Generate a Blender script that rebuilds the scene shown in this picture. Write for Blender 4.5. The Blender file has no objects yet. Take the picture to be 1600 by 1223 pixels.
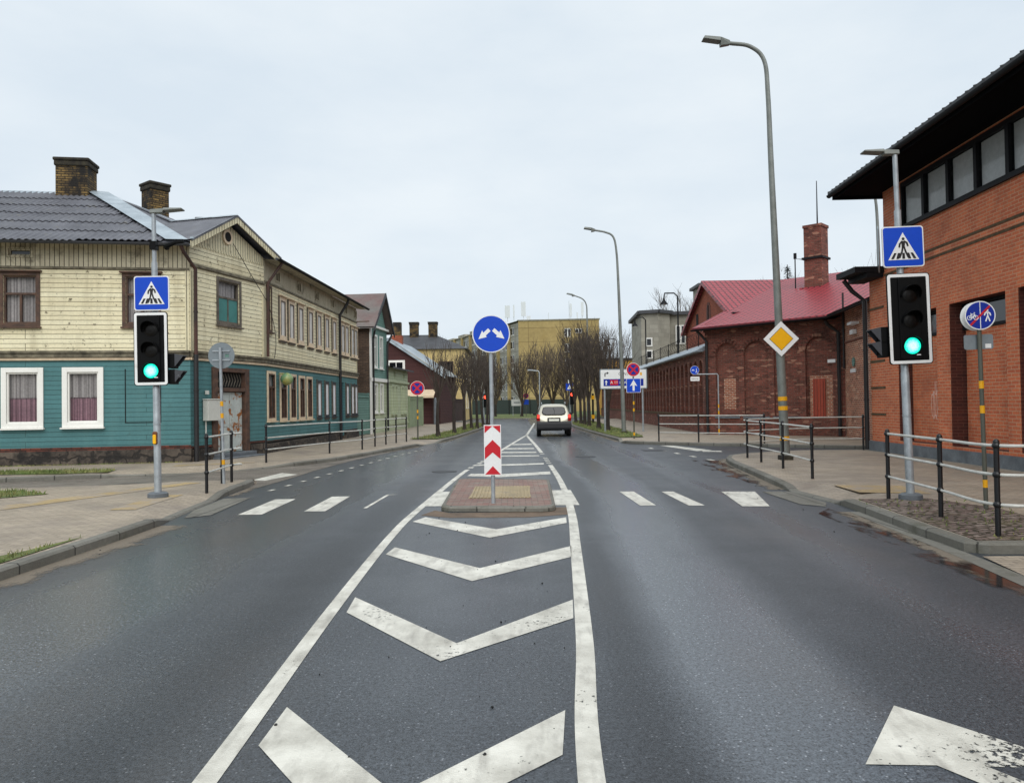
import bpy, bmesh, math, random
from mathutils import Vector, Matrix
scene = bpy.context.scene
COL = scene.collection
V = Vector
rnd = random.Random(7)

# ------------------------------------------------------------------ camera
FOC, H, PITCH, ROLL = 1200.0, 1.7, math.atan(19.5/1200), .014
FW = V((0, math.cos(PITCH), math.sin(PITCH))); UP0 = V((0, -math.sin(PITCH), math.cos(PITCH)))
CR = V((1, 0, 0))*math.cos(ROLL) - UP0*math.sin(ROLL)
CU = V((1, 0, 0))*math.sin(ROLL) + UP0*math.cos(ROLL)
cd = bpy.data.cameras.new('camera'); cam = bpy.data.objects.new('camera', cd); COL.objects.link(cam)
cd.sensor_width = 36; cd.lens = 27; cd.clip_end = 3000; cd.clip_start = .05
m = Matrix((CR, CU, -FW)).transposed().to_4x4(); m.translation = V((0, 0, H)); cam.matrix_world = m
scene.camera = cam

def ray(px, py): return FW + CR*((px-800)/FOC) + CU*((611.5-py)/FOC)
def G(px, py, z=0.12):                      # surveyed point on the ground, height z
    d = ray(px, py); t = (z-H)/d.z; return V((d.x*t, d.y*t, z))
def at(px, py, Y):                          # surveyed point at distance Y
    d = ray(px, py); t = Y/d.y; return V((d.x*t, Y, H+d.z*t))

# ------------------------------------------------------------------ materials
def lin(c):
    if isinstance(c, str):
        c = c.lstrip('#'); c = [int(c[i:i+2], 16)/255 for i in (0, 2, 4)]
        c = [x/12.92 if x <= .04045 else ((x+.055)/1.055)**2.4 for x in c]
    return (*c[:3], 1)

class NT:
    def __init__(s, mat):
        mat.use_nodes = True; s.t = mat.node_tree; s.t.nodes.clear()
    def n(s, typ, **kw):
        nd = s.t.nodes.new('ShaderNode'+typ)
        for k, v in kw.items(): setattr(nd, k, v)
        return nd
    def l(s, a, b): s.t.links.new(a, b)
    def mix(s, fac, a, b, mode='MIX'):
        nd = s.n('Mix', data_type='RGBA', blend_type=mode)
        for sock, val in ((nd.inputs[0], fac), (nd.inputs[6], a), (nd.inputs[7], b)):
            if hasattr(val, 'links'): s.l(val, sock)
            else: sock.default_value = val
        return nd.outputs[2]
    def math(s, op, a, b=0.0):
        nd = s.n('Math', operation=op)
        for i, val in enumerate((a, b)):
            if hasattr(val, 'links'): s.l(val, nd.inputs[i])
            else: nd.inputs[i].default_value = val
        return nd.outputs[0]
    def noise(s, vec, scale, detail=5, rough=.55):
        nd = s.n('TexNoise'); nd.inputs['Scale'].default_value = scale
        nd.inputs['Detail'].default_value = detail; nd.inputs['Roughness'].default_value = rough
        s.l(vec, nd.inputs['Vector']); return nd.outputs['Fac']
    def ramp(s, fac, lo, hi, a=0.0, b=1.0):
        nd = s.n('MapRange'); nd.inputs[1].default_value = lo; nd.inputs[2].default_value = hi
        nd.inputs[3].default_value = a; nd.inputs[4].default_value = b
        s.l(fac, nd.inputs[0]); return nd.outputs[0]
    def scale(s, vec, sc, rot=0):
        nd = s.n('Mapping'); nd.inputs['Scale'].default_value = sc; nd.inputs['Rotation'].default_value = (0, 0, rot)
        s.l(vec, nd.inputs['Vector']); return nd.outputs[0]

def surf(name, c1, c2=None, rough=.7, ns=2.0, stain=None, st=(.55, .7), ss=1.5, bump=0.0, bs=60, metal=0.0,
         spec=.5, pat=None, var=.12, rvar=0.0, emit=None, es=1.0, speck=None, streak=None, pbump=.3):
    m = bpy.data.materials.new(name); k = NT(m)
    out = k.n('OutputMaterial'); b = k.n('BsdfPrincipled'); k.l(b.outputs[0], out.inputs[0])
    tc = k.n('TexCoord'); uv = tc.outputs['UV']; ob = tc.outputs['Object']
    height = None
    if pat:
        vec = k.scale(uv, (1, 1, 1), pat.get('rot', 0))
        if pat.get('wob'):
            no = k.n('TexNoise'); no.inputs['Scale'].default_value = 3; k.l(ob, no.inputs['Vector'])
            wv = k.n('VectorMath', operation='MULTIPLY_ADD'); k.l(no.outputs['Color'], wv.inputs[0])
            wv.inputs[1].default_value = (pat['wob'],)*3; k.l(vec, wv.inputs[2]); vec = wv.outputs[0]
        br = k.n('TexBrick'); br.offset = pat.get('off', .5); br.offset_frequency = pat.get('freq', 2)
        k.l(vec, br.inputs['Vector'])
        br.inputs['Color1'].default_value = lin(c1); br.inputs['Color2'].default_value = lin(c2 or c1)
        br.inputs['Mortar'].default_value = lin(pat['mortar']); br.inputs['Scale'].default_value = 1
        br.inputs['Mortar Size'].default_value = pat['ms']; br.inputs['Mortar Smooth'].default_value = .15
        br.inputs['Brick Width'].default_value = pat['w']; br.inputs['Row Height'].default_value = pat['h']
        col = br.outputs['Color']; height = k.math('SUBTRACT', 1.0, br.outputs['Fac'])
    elif c2:
        col = k.mix(k.ramp(k.noise(ob, ns), .35, .65), lin(c1), lin(c2))
    else:
        rg = k.n('RGB'); rg.outputs[0].default_value = lin(c1); col = rg.outputs[0]
    if var:
        lo = k.ramp(k.noise(ob, ns*.45, 6, .6), .3, .7, 1-var, 1+var)
        hi = k.ramp(k.noise(ob, ns*9, 3), .3, .7, 1-var*.7, 1+var*.7)
        g = k.n('CombineColor'); pr = k.math('MULTIPLY', lo, hi)
        for i in range(3): k.l(pr, g.inputs[i])
        col = k.mix(1.0, col, g.outputs[0], 'MULTIPLY')
    if streak:                               # weather streaks running down a wall
        sv = k.scale(uv, (streak.get('f', 5), .25, 1))
        col = k.mix(k.math('MULTIPLY', k.ramp(k.noise(sv, 1.0, 4), .5, .75), streak.get('a', .5)), col, lin(streak['c']))
    if speck:
        vo = k.n('TexVoronoi'); vo.inputs['Scale'].default_value = 1; k.l(k.scale(uv, (3.6, 11.5, 1)), vo.inputs['Vector']); sp = k.n('SeparateColor'); k.l(vo.outputs['Color'], sp.inputs[0])
        col = k.mix(k.ramp(sp.outputs[0], .93, .95, 0, .55), col, lin(speck))
    if stain:
        f = k.ramp(k.noise(ob, ss, 8, .65), *st); col = k.mix(f, col, lin(stain))
    k.l(col, b.inputs['Base Color'])
    b.inputs['Roughness'].default_value = rough; b.inputs['Metallic'].default_value = metal
    b.inputs['Specular IOR Level'].default_value = spec
    if rvar: k.l(k.ramp(k.noise(ob, ns, 4), .3, .7, rough-rvar, rough+rvar), b.inputs['Roughness'])
    if bump or height:
        h = None
        if bump: h = k.math('MULTIPLY', k.noise(ob, bs, 4), bump)
        if height is not None:
            hh = k.math('MULTIPLY', height, pbump); h = k.math('ADD', h, hh) if h is not None else hh
        bp = k.n('Bump'); bp.inputs['Distance'].default_value = .02; bp.inputs['Strength'].default_value = .8
        k.l(h, bp.inputs['Height']); k.l(bp.outputs[0], b.inputs['Normal'])
    if emit:
        b.inputs['Emission Color'].default_value = lin(emit); b.inputs['Emission Strength'].default_value = es
    return m

def glassmat(name, tint='#10161a', alpha=.55, rough=.03):
    m = bpy.data.materials.new(name); k = NT(m); out = k.n('OutputMaterial')
    b = k.n('BsdfPrincipled'); b.inputs['Base Color'].default_value = lin(tint); b.inputs['Roughness'].default_value = rough
    b.inputs['Specular IOR Level'].default_value = .6; b.inputs['Alpha'].default_value = alpha
    tc = k.n('TexCoord'); bp = k.n('Bump'); bp.inputs['Strength'].default_value = .05; bp.inputs['Distance'].default_value = .05
    k.l(k.noise(tc.outputs['Object'], 1.5, 2), bp.inputs['Height']); k.l(bp.outputs[0], b.inputs['Normal'])
    k.l(b.outputs[0], out.inputs[0]); return m

BOARD = dict(wob=.020, w=5.2, h=.135, ms=.0075, mortar='#5e543d', off=.37, freq=3)
VBOARD = dict(w=9, h=.13, ms=.010, mortar='#2e2a22', off=0, rot=math.pi/2)
M = {}
def defmats():
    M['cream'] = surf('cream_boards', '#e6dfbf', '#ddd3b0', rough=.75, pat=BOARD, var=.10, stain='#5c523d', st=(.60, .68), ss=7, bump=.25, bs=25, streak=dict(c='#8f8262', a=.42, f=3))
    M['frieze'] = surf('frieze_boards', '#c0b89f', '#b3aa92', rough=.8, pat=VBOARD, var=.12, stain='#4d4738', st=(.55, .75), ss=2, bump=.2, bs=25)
    M['gableb'] = surf('gable_boards', '#dad2b2', '#d0c7a6', rough=.8, pat=VBOARD, var=.12, stain='#6b6048', st=(.58, .74), ss=3, bump=.2, bs=25)
    M['teal'] = surf('teal_boards', '#47777a', '#416f71', rough=.62, pat=dict(BOARD, mortar='#254948'), var=.10, stain='#365a59', st=(.6, .75), ss=2.5, bump=.2, bs=25, streak=dict(c='#5f8a88', a=.3, f=2))
    M['plinth'] = surf('field_stone', '#5c5248', '#3b332c', rough=.8, pat=dict(w=.62, h=.27, ms=.035, mortar='#2a241f', wob=.45), var=.3, stain='#1d1916', st=(.45, .62), ss=2.2, bump=1.2, bs=6, pbump=1.5)
    M['redcourse'] = surf('red_course', '#6e382a', '#4b281f', rough=.85, pat=dict(w=.27, h=.08, ms=.01, mortar='#2c211b'), var=.25, stain='#241b17', st=(.5, .7), ss=3)
    M['trimdark'] = surf('weathered_trim', '#7d7663', '#4a4538', rough=.8, ns=5, var=.2)
    M['trimwhite'] = surf('white_trim', '#e7e6e0', rough=.45, var=.05)
    M['trimcream'] = surf('cream_trim', '#d6c3a6', '#c7b195', rough=.6, ns=6, var=.1)
    M['trimpink'] = surf('pink_beige_trim', '#dcc9ad', '#c9b397', rough=.7, ns=6, var=.12)
    M['trimgrey'] = surf('grey_wood_trim', '#6c6459', '#4d473f', rough=.8, ns=8, var=.2)
    M['trimblack'] = surf('charcoal_trim', '#2a2c31', rough=.6, var=.1)
    M['trimbrown'] = surf('brown_wood_trim', '#5d4334', '#3f2f27', rough=.7, ns=6, var=.2)
    M['boardup'] = surf('pale_boarding', '#dcd8d2', '#cdc9c4', rough=.7, ns=2, var=.1, stain='#8d8781', st=(.6, .7), ss=3)
    M['boardwhite'] = surf('white_boarding', '#e4e4e6', '#d5d6da', rough=.6, ns=2, var=.06)
    M['tealboard'] = surf('teal_shutter', '#3f807b', '#35706c', rough=.5, ns=3, var=.12)
    M['glass'] = glassmat('window_glass', '#0d1114', .22)
    M['glassdark'] = glassmat('dark_glass', '#14171a', 1.0, .06)
    M['curtainp'] = surf('mauve_curtain', '#b08a96', '#94727c', rough=.9, pat=dict(w=.10, h=9, ms=.02, mortar='#7d5f69', off=0), var=.2)
    M['curtaing'] = surf('grey_net_curtain', '#bdb8b6', '#a09b9a', rough=.9, pat=dict(w=.08, h=9, ms=.015, mortar='#858080', off=0), var=.2)
    M['curtainw'] = surf('white_blind', '#f4f8f8', '#e6ecec', rough=.8, ns=1, var=.12)
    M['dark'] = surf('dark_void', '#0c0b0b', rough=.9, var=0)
    M['roofgrey'] = surf('corrugated_sheet', '#64656b', '#56575e', rough=.55, pbump=.6, var=.2, stain='#6d6a62', st=(.6, .75), ss=2.5, bump=.2, bs=30)
    M['zinc'] = surf('pale_zinc', '#a9b4bb', '#8f9ba3', rough=.4, metal=.25, ns=2, var=.1)
    M['chimbrick'] = surf('sooty_yellow_brick', '#8a7040', '#56452a', rough=.9, pat=dict(w=.26, h=.085, ms=.014, mortar='#1b1814'), var=.3, stain='#191613', st=(.44, .60), ss=1.6, bump=.3, bs=30)
    M['soot'] = surf('soot', '#24211d', '#393529', rough=.95, ns=5, var=.3, bump=.5, bs=20)
    M['pipebrown'] = surf('rusty_brown_pipe', '#4a2c22', '#2d211d', rough=.6, ns=2, var=.2)
    M['pipeblack'] = surf('black_pipe', '#1d1c1d', rough=.5, var=.1)
    M['gutter'] = surf('grey_gutter', '#3b3d42', rough=.45, var=.15)
    M['doorpeel'] = surf('peeling_door_paint', '#b6bcb8', '#a3aaa6', rough=.7, ns=3, var=.1, stain='#8a5426', st=(.53, .58), ss=3.2)
    M['doorblue'] = surf('dark_blue_door', '#26384f', rough=.5, var=.15)
    M['box'] = surf('meter_box_grey', '#c6c7bf', rough=.5, var=.08)
    M['green'] = surf('green_lamp', '#5f8f6f', '#a3a05a', rough=.3, ns=4, var=.1)
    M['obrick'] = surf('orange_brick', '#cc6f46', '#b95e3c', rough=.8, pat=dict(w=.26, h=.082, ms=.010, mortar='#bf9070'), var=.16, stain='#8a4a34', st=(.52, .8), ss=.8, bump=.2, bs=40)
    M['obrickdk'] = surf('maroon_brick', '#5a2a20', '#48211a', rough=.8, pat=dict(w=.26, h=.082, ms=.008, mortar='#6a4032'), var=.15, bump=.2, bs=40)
    M['oband'] = surf('olive_band', '#5c4a30', '#43361f', rough=.85, ns=6, var=.2)
    M['plinthgrey'] = surf('grey_plinth', '#6b7176', '#565b60', rough=.8, ns=3, var=.15, bump=.3, bs=30)
    M['blackmetal'] = surf('black_metal', '#17181b', rough=.65, spec=.2, var=.08)
    M['soffitblack'] = surf('black_soffit', '#0d0e10', rough=.9, spec=.05, var=.05)
    M['rooftile'] = surf('black_roof_tile', '#202226', rough=.5, pat=dict(w=.3, h=.35, ms=.03, mortar='#0b0b0c', off=0), var=.1)
    M['rbrick'] = surf('old_red_brick', '#86473a', '#5b3027', rough=.9, pat=dict(w=.27, h=.085, ms=.012, mortar='#6b564a'), var=.28, stain='#3a231c', st=(.5, .76), ss=.9, speck='#b98a72', bump=.35, bs=30)
    M['rbricklit'] = surf('repaired_red_brick', '#a85c3e', '#7d3f2b', rough=.9, speck='#c9a48a', pat=dict(w=.27, h=.085, ms=.016, mortar='#b39c88'), var=.22, bump=.3, bs=30, stain='#4a261c', st=(.55, .75), ss=1.5)
    M['rbrickfar'] = surf('gable_red_brick', '#9c4a2e', '#853c26', rough=.9, pat=dict(w=.27, h=.085, ms=.01, mortar='#8c6450'), var=.18)
    M['redroof'] = surf('red_metal_tile', '#a53a42', '#99343c', rough=.45, stain='#7c2a33', st=(.54, .78), ss=.9, pat=dict(w=.30, h=.37, ms=.045, mortar='#5a121c', off=0), var=.07, bump=.1, bs=30, pbump=1.0)
    M['reddoor'] = surf('red_brown_door', '#a8452c', '#963b25', rough=.6, pat=dict(VBOARD, mortar='#4a1a10'), var=.1)
    M['concrete'] = surf('grey_render', '#a39f92', '#918d81', rough=.9, pat=dict(w=.8, h=.4, ms=.008, mortar='#807c72'), var=.12, streak=dict(c='#6f6b62', a=.35, f=1))
    M['yellowwall'] = surf('ochre_render', '#a99564', '#9c885a', rough=.9, ns=.2, var=.14, pat=dict(w=6.2, h=2.75, ms=.06, mortar='#7f6d48', off=0), streak=dict(c='#86703f', a=.45, f=.5))
    M['panelgrey'] = surf('grey_panel', '#98968d', '#87857d', rough=.9, pat=dict(w=3.2, h=1.5, ms=.05, mortar='#6b6962', off=0), var=.12)
    M['orangew'] = surf('orange_cladding', '#e2a83f', '#d69c36', rough=.7, ns=.3, var=.06)
    M['yhouse'] = surf('yellow_render', '#dcc488', '#d0b97e', rough=.9, ns=.6, var=.12)
    M['maroon'] = surf('maroon_boards', '#4a2725', '#422120', rough=.8, pat=dict(BOARD, mortar='#22100f'), var=.1)
    M['pgreen'] = surf('pale_green_boards', '#b7bfa2', '#adb698', rough=.8, pat=dict(BOARD, h=.2, mortar='#76805f'), var=.08)
    M['pgreenv'] = surf('pale_green_fence', '#98a687', '#899879', rough=.8, pat=dict(VBOARD, w=9, h=.16, mortar='#4e5e40'), var=.14)
    M['tgreen'] = surf('faded_teal_boards', '#6b8d84', '#62837a', rough=.8, pat=dict(BOARD, mortar='#2a4a42'), var=.1)
    M['brownbrick'] = surf('rough_brown_brick', '#6a5544', '#4f3e32', rough=.95, pat=dict(w=.3, h=.1, ms=.02, mortar='#4a4038', wob=.1), var=.3, stain='#7d3b28', st=(.62, .7), ss=1.2, bump=.6, bs=15)
    M['fencebrown'] = surf('brown_fence_boards', '#4f3d37', '#40302b', rough=.85, pat=dict(VBOARD, h=.15), var=.2)
    M['rustroof'] = surf('rusty_red_roof', '#6b5552', '#6e6b67', rough=.7, ns=.8, var=.15)
    M['darkroof'] = surf('dark_roof', '#45464a', '#38393c', rough=.6, ns=1, var=.15)
    M['galv'] = surf('galvanised_steel', '#a9b0b4', '#969da2', rough=.42, metal=.35, ns=9, var=.12)
    M['lampgrey'] = surf('grey_lamp_pole', '#7c807c', '#6d716c', rough=.5, metal=.2, ns=4, var=.12)
    M['olivepole'] = surf('dark_sign_pole', '#55574e', rough=.5, metal=.2, var=.1)
    M['blackpaint'] = surf('black_paint', '#101114', rough=.35, var=.1)
    M['railpaint'] = surf('pale_rail_paint', '#c9c9c2', '#b4b4ad', rough=.4, ns=6, var=.1, stain='#85776a', st=(.66, .72), ss=9)
    M['yellow'] = surf('signal_yellow', '#e5a60c', rough=.45, var=.06)
    M['yellowbtn'] = surf('push_button_yellow', '#f0b400', rough=.35, var=.03)
    M['orangebtn'] = surf('button_case_brown', '#6b3a12', rough=.5, var=.03)
    M['blue'] = surf('sign_blue', '#0343bb', rough=.45, spec=.3, var=.05)
    M['bluedk'] = surf('sign_dark_blue', '#082a90', rough=.45, spec=.3, var=.05)
    M['red'] = surf('sign_red', '#c01224', rough=.3, var=.05)
    M['white'] = surf('sign_white', '#e4e5e4', rough=.35, var=.05, ns=4, stain='#b9b6ab', st=(.62, .8), ss=5)
    M['black'] = surf('sign_black', '#0a0a0c', rough=.5, var=.03)
    M['signback'] = surf('sign_back_grey', '#7d868b', rough=.5, metal=.3, var=.08)
    M['ambersign'] = surf('priority_yellow', '#eeb00a', rough=.3, var=.05)
    M['sigblack'] = surf('signal_black', '#050607', rough=.6, spec=.15, var=0)
    M['lens'] = surf('dark_lens', '#0b0a09', rough=.35, spec=.2, var=0)
    M['redlit'] = surf('lit_red_lens', '#ff3020', emit='#ff4a30', es=3.0, var=0)
    M['bark'] = surf('bare_bark', '#3a322c', '#2a2420', rough=.9, ns=6, var=.25, bump=.5, bs=30)
    M['twig'] = surf('bare_twigs', '#51473f', '#3e3630', rough=.9, ns=3, var=.2)
    M['twigpale'] = surf('pale_twigs', '#665a4e', '#51473e', rough=.9, ns=3, var=.2)
    M['fir'] = surf('fir_needles', '#24352b', '#1a281f', rough=.8, ns=5, var=.2)
    M['grass'] = surf('winter_grass', '#51642f', '#666a3c', rough=.9, ns=1.6, var=.3, bump=1, bs=60)
    M['blade'] = surf('grass_blades', '#596e35', '#84804f', rough=.8, ns=2, var=.3)
    M['kerb'] = surf('kerb_concrete', '#74726a', '#66645c', rough=.75, pat=dict(w=1.0, h=3.1, ms=.012, mortar='#35342f', off=0), var=.16, stain='#4a4a3a', st=(.55, .75), ss=2, bump=.35, bs=50)
    M['paver'] = surf('pavement_slabs', '#a79a88', '#968a79', rough=.6, pat=dict(w=.2, h=.1, ms=.006, mortar='#766d64'), var=.16, stain='#7d746b', st=(.48, .72), ss=.5, bump=.2, bs=60, rvar=.14)
    M['paverdk'] = surf('street_setts', '#7d756c', '#6e675f', rough=.5, pat=dict(w=.22, h=.11, ms=.01, mortar='#544e47'), var=.2, stain='#4c4640', st=(.5, .7), ss=.5, bump=.2, bs=60, rvar=.15)
    M['paverred'] = surf('red_grey_setts', '#86776b', '#80594e', rough=.6, pat=dict(w=.2, h=.1, ms=.006, mortar='#55493f'), var=.16, bump=.2, bs=60)
    M['paveryel'] = surf('yellow_tactile', '#b29a68', '#a89168', rough=.6, pat=dict(w=.2, h=.1, ms=.006, mortar='#80704f'), var=.2, stain='#988c7e', st=(.42, .6), ss=2.2, bump=.2, bs=60)
    M['tactile'] = surf('ribbed_tactile', '#a3906c', '#968665', rough=.6, ns=5, var=.15, stain='#84796a', st=(.56, .7), ss=3)
    M['cobble'] = surf('mossy_cobbles', '#8a7d74', '#6a5650', rough=.7, pat=dict(w=.17, h=.12, ms=.022, mortar='#37301f', wob=.34), var=.35, stain='#5b5538', st=(.56, .70), ss=1.3, bump=1.0, bs=20, pbump=1.2)
    M['soil'] = surf('wet_sand', '#6e5d4c', '#5b4d40', rough=.8, ns=3, var=.2, bump=.4, bs=60)
    M['terrain'] = surf('bare_ground', '#5a5a3c', '#4f4a3c', rough=.95, ns=.2, var=.2)
    M['carbody'] = surf('silver_beige_paint', '#c9c5b4', rough=.25, metal=.35, var=.02)
    M['carblack'] = surf('black_plastic', '#15161a', rough=.55, var=.05)
    M['tyre'] = surf('tyre_rubber', '#0b0b0c', rough=.8, var=.05)
    M['taillit'] = surf('lit_tail_lamp', '#d02a20', emit='#ff3a28', es=1.0, var=0)
    M['tail'] = surf('tail_lamp', '#8c1a1a', rough=.15, var=0)
    M['plate'] = surf('number_plate', '#e4e4d8', rough=.4, var=.02)
    M['antenna'] = surf('antenna_white', '#cfd4d6', rough=.5, var=.03)
    M['graffiti'] = surf('pink_graffiti', '#e0b8a8', rough=.7, var=.1)
    M['fencedark'] = surf('dark_green_fence', '#26332f', rough=.7, var=.1)
    M['manhole'] = surf('cast_iron', '#2b2c2f', rough=.5, ns=20, var=.3, bump=.8, bs=60)
    # lit green lens: bright whitish centre, saturated rim, LEDs
    m = bpy.data.materials.new('lit_green_lens'); k = NT(m); out = k.n('OutputMaterial'); e = k.n('Emission')
    tc = k.n('TexCoord'); ln = k.n('VectorMath', operation='LENGTH'); k.l(tc.outputs['UV'], ln.inputs[0])
    vo = k.n('TexVoronoi'); vo.inputs['Scale'].default_value = 9; k.l(tc.outputs['UV'], vo.inputs['Vector'])
    k.l(k.mix(k.math('ADD', k.ramp(ln.outputs['Value'], .35, 1.0), k.ramp(vo.outputs['Distance'], .2, .6, 0, .35)), lin((.60, 1, .88)), lin((0, .72, .47))), e.inputs[0]); e.inputs[1].default_value = 1.7
    k.l(e.outputs[0], out.inputs[0]); M['greenlit'] = m
    # wet asphalt: tracks worn smoother and wetter along the driving direction
    m = bpy.data.materials.new('wet_asphalt'); k = NT(m); out = k.n('OutputMaterial'); b = k.n('BsdfPrincipled'); k.l(b.outputs[0], out.inputs[0])
    tc = k.n('TexCoord'); ob = tc.outputs['Object']
    fine = k.noise(ob, 85, 3, .65); big = k.noise(k.scale(ob, (1.1, .07, 1)), 1.0, 5, .55); mid = k.noise(ob, .55, 6, .6)
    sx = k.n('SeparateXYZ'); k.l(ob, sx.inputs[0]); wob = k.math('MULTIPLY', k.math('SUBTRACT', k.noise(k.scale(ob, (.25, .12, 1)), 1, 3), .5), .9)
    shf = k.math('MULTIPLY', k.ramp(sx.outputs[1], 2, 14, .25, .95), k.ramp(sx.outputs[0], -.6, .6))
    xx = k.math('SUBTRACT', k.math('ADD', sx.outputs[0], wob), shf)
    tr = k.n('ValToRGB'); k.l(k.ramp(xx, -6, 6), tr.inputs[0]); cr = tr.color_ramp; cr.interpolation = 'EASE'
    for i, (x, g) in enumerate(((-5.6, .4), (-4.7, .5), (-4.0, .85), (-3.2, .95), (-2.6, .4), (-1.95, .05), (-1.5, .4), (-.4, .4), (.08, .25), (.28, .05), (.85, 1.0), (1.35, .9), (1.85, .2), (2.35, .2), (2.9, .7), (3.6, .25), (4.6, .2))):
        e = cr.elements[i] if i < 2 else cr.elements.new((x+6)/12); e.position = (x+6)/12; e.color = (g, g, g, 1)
    wet = k.math('ADD', k.math('ADD', k.math('MULTIPLY', big, .35), k.math('MULTIPLY', mid, .3)), k.math('MULTIPLY', tr.outputs[0], .35))
    wetn = k.ramp(wet, .36, .62)
    g2 = k.noise(ob, 34, 4, .7); g3 = k.math('ADD', k.math('MULTIPLY', fine, .55), k.math('MULTIPLY', g2, .45))
    col = k.mix(k.ramp(g3, .38, .64), lin((.006, .007, .008)), lin((.128, .140, .152)))
    vo = k.n('TexVoronoi'); vo.inputs['Scale'].default_value = 42; k.l(ob, vo.inputs['Vector']); vs_ = k.n('SeparateColor'); k.l(vo.outputs['Color'], vs_.inputs[0])
    col = k.mix(k.math('MULTIPLY', k.ramp(vo.outputs['Distance'], .30, .15), k.ramp(vs_.outputs[0], .80, .9, 0, .8)), col, lin((.34, .345, .35)))
    track_sheen = k.math('ADD', k.math('MULTIPLY', tr.outputs[0], .62), k.math('MULTIPLY', mid, .38))      # rubber-darkened, worn tracks; the lane bands also paint wet sheen into the colour
    gr = k.ramp(track_sheen, .22, .74, .50, 1.22); g = k.n('CombineColor')
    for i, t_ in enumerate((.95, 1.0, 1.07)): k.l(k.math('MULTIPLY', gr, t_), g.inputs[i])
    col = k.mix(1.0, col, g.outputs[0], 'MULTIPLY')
    brn = k.noise(k.scale(ob, (.6, .16, 1)), 1.0, 4); col = k.mix(k.ramp(brn, .54, .72, 0, .35), col, lin((.075, .066, .058)))
    k.l(col, b.inputs['Base Color'])
    k.l(k.ramp(wetn, 0, 1, .44, .22), b.inputs['Roughness']); b.inputs['Specular IOR Level'].default_value = .55
    bp = k.n('Bump'); bp.inputs['Distance'].default_value = .006
    k.l(k.ramp(wetn, 0, 1, .8, .22), bp.inputs['Strength']); k.l(fine, bp.inputs['Height']); k.l(bp.outputs[0], b.inputs['Normal']); M['asphalt'] = m
    # worn road paint: chips show the asphalt
    m = bpy.data.materials.new('worn_road_paint'); k = NT(m); out = k.n('OutputMaterial'); b = k.n('BsdfPrincipled')
    tr = k.n('BsdfTransparent'); mx = k.n('MixShader'); tc = k.n('TexCoord'); ob = tc.outputs['Object']
    col = k.mix(k.ramp(k.noise(ob, 2.2, 8, .65), .35, .7), lin('#dfddd2'), lin('#a9a69b'))
    col = k.mix(k.ramp(k.noise(k.scale(ob, (9, 2.2, 1)), 1, 6), .5, .72, 0, .55), col, lin('#77736b')); k.l(col, b.inputs['Base Color'])
    b.inputs['Roughness'].default_value = .5
    chip = k.math('ADD', k.math('MULTIPLY', k.noise(ob, 26, 5, .7), .6), k.math('MULTIPLY', k.noise(ob, 1.3, 3), .4))
    sx = k.n('SeparateXYZ'); k.l(ob, sx.inputs[0]); worn = k.math('MULTIPLY', k.ramp(sx.outputs[0], 2.0, 2.6), k.ramp(sx.outputs[1], 5.5, 4.2))
    chip = k.math('ADD', chip, k.math('MULTIPLY', worn, .14))
    k.l(k.ramp(chip, .60, .64), mx.inputs[0]); k.l(b.outputs[0], mx.inputs[1]); k.l(tr.outputs[0], mx.inputs[2]); k.l(mx.outputs[0], out.inputs[0])
    bp = k.n('Bump'); bp.inputs['Distance'].default_value = .004; k.l(k.noise(ob, 90, 3), bp.inputs['Height']); k.l(bp.outputs[0], b.inputs['Normal'])
    M['paint'] = m
    m = bpy.data.materials.new('gutter_sand'); k = NT(m); out = k.n('OutputMaterial'); b = k.n('BsdfPrincipled'); tr = k.n('BsdfTransparent'); mx = k.n('MixShader'); tc = k.n('TexCoord'); ob = tc.outputs['Object']
    k.l(k.mix(k.noise(ob, 30, 4), lin('#5f574c'), lin('#8f8474')), b.inputs['Base Color']); b.inputs['Roughness'].default_value = .85
    sv = k.n('SeparateXYZ'); k.l(tc.outputs['UV'], sv.inputs[0]); f_ = k.math('SUBTRACT', k.math('ADD', k.math('MULTIPLY', k.noise(ob, 1.7, 7, .7), .8), k.math('MULTIPLY', k.noise(ob, 22, 4, .7), .35)), k.math('MULTIPLY', sv.outputs[1], .55))
    k.l(k.ramp(f_, .30, .42, 0, .85), mx.inputs[0]); k.l(tr.outputs[0], mx.inputs[1]); k.l(b.outputs[0], mx.inputs[2]); k.l(mx.outputs[0], out.inputs[0]); M['dirt'] = m
    # puddle film
    m = bpy.data.materials.new('standing_water'); k = NT(m); out = k.n('OutputMaterial'); b = k.n('BsdfPrincipled'); tr = k.n('BsdfTransparent'); mx = k.n('MixShader')
    tc = k.n('TexCoord'); ob = tc.outputs['Object']
    b.inputs['Base Color'].default_value = lin((.025, .023, .022)); b.inputs['Roughness'].default_value = .10
    edge = k.noise(k.scale(ob, (1.6, .55, 1)), 1.6, 6, .62)
    k.l(k.ramp(edge, .48, .60), mx.inputs[0]); k.l(tr.outputs[0], mx.inputs[1]); k.l(b.outputs[0], mx.inputs[2]); k.l(mx.outputs[0], out.inputs[0]); M['puddle'] = m
defmats()

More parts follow.
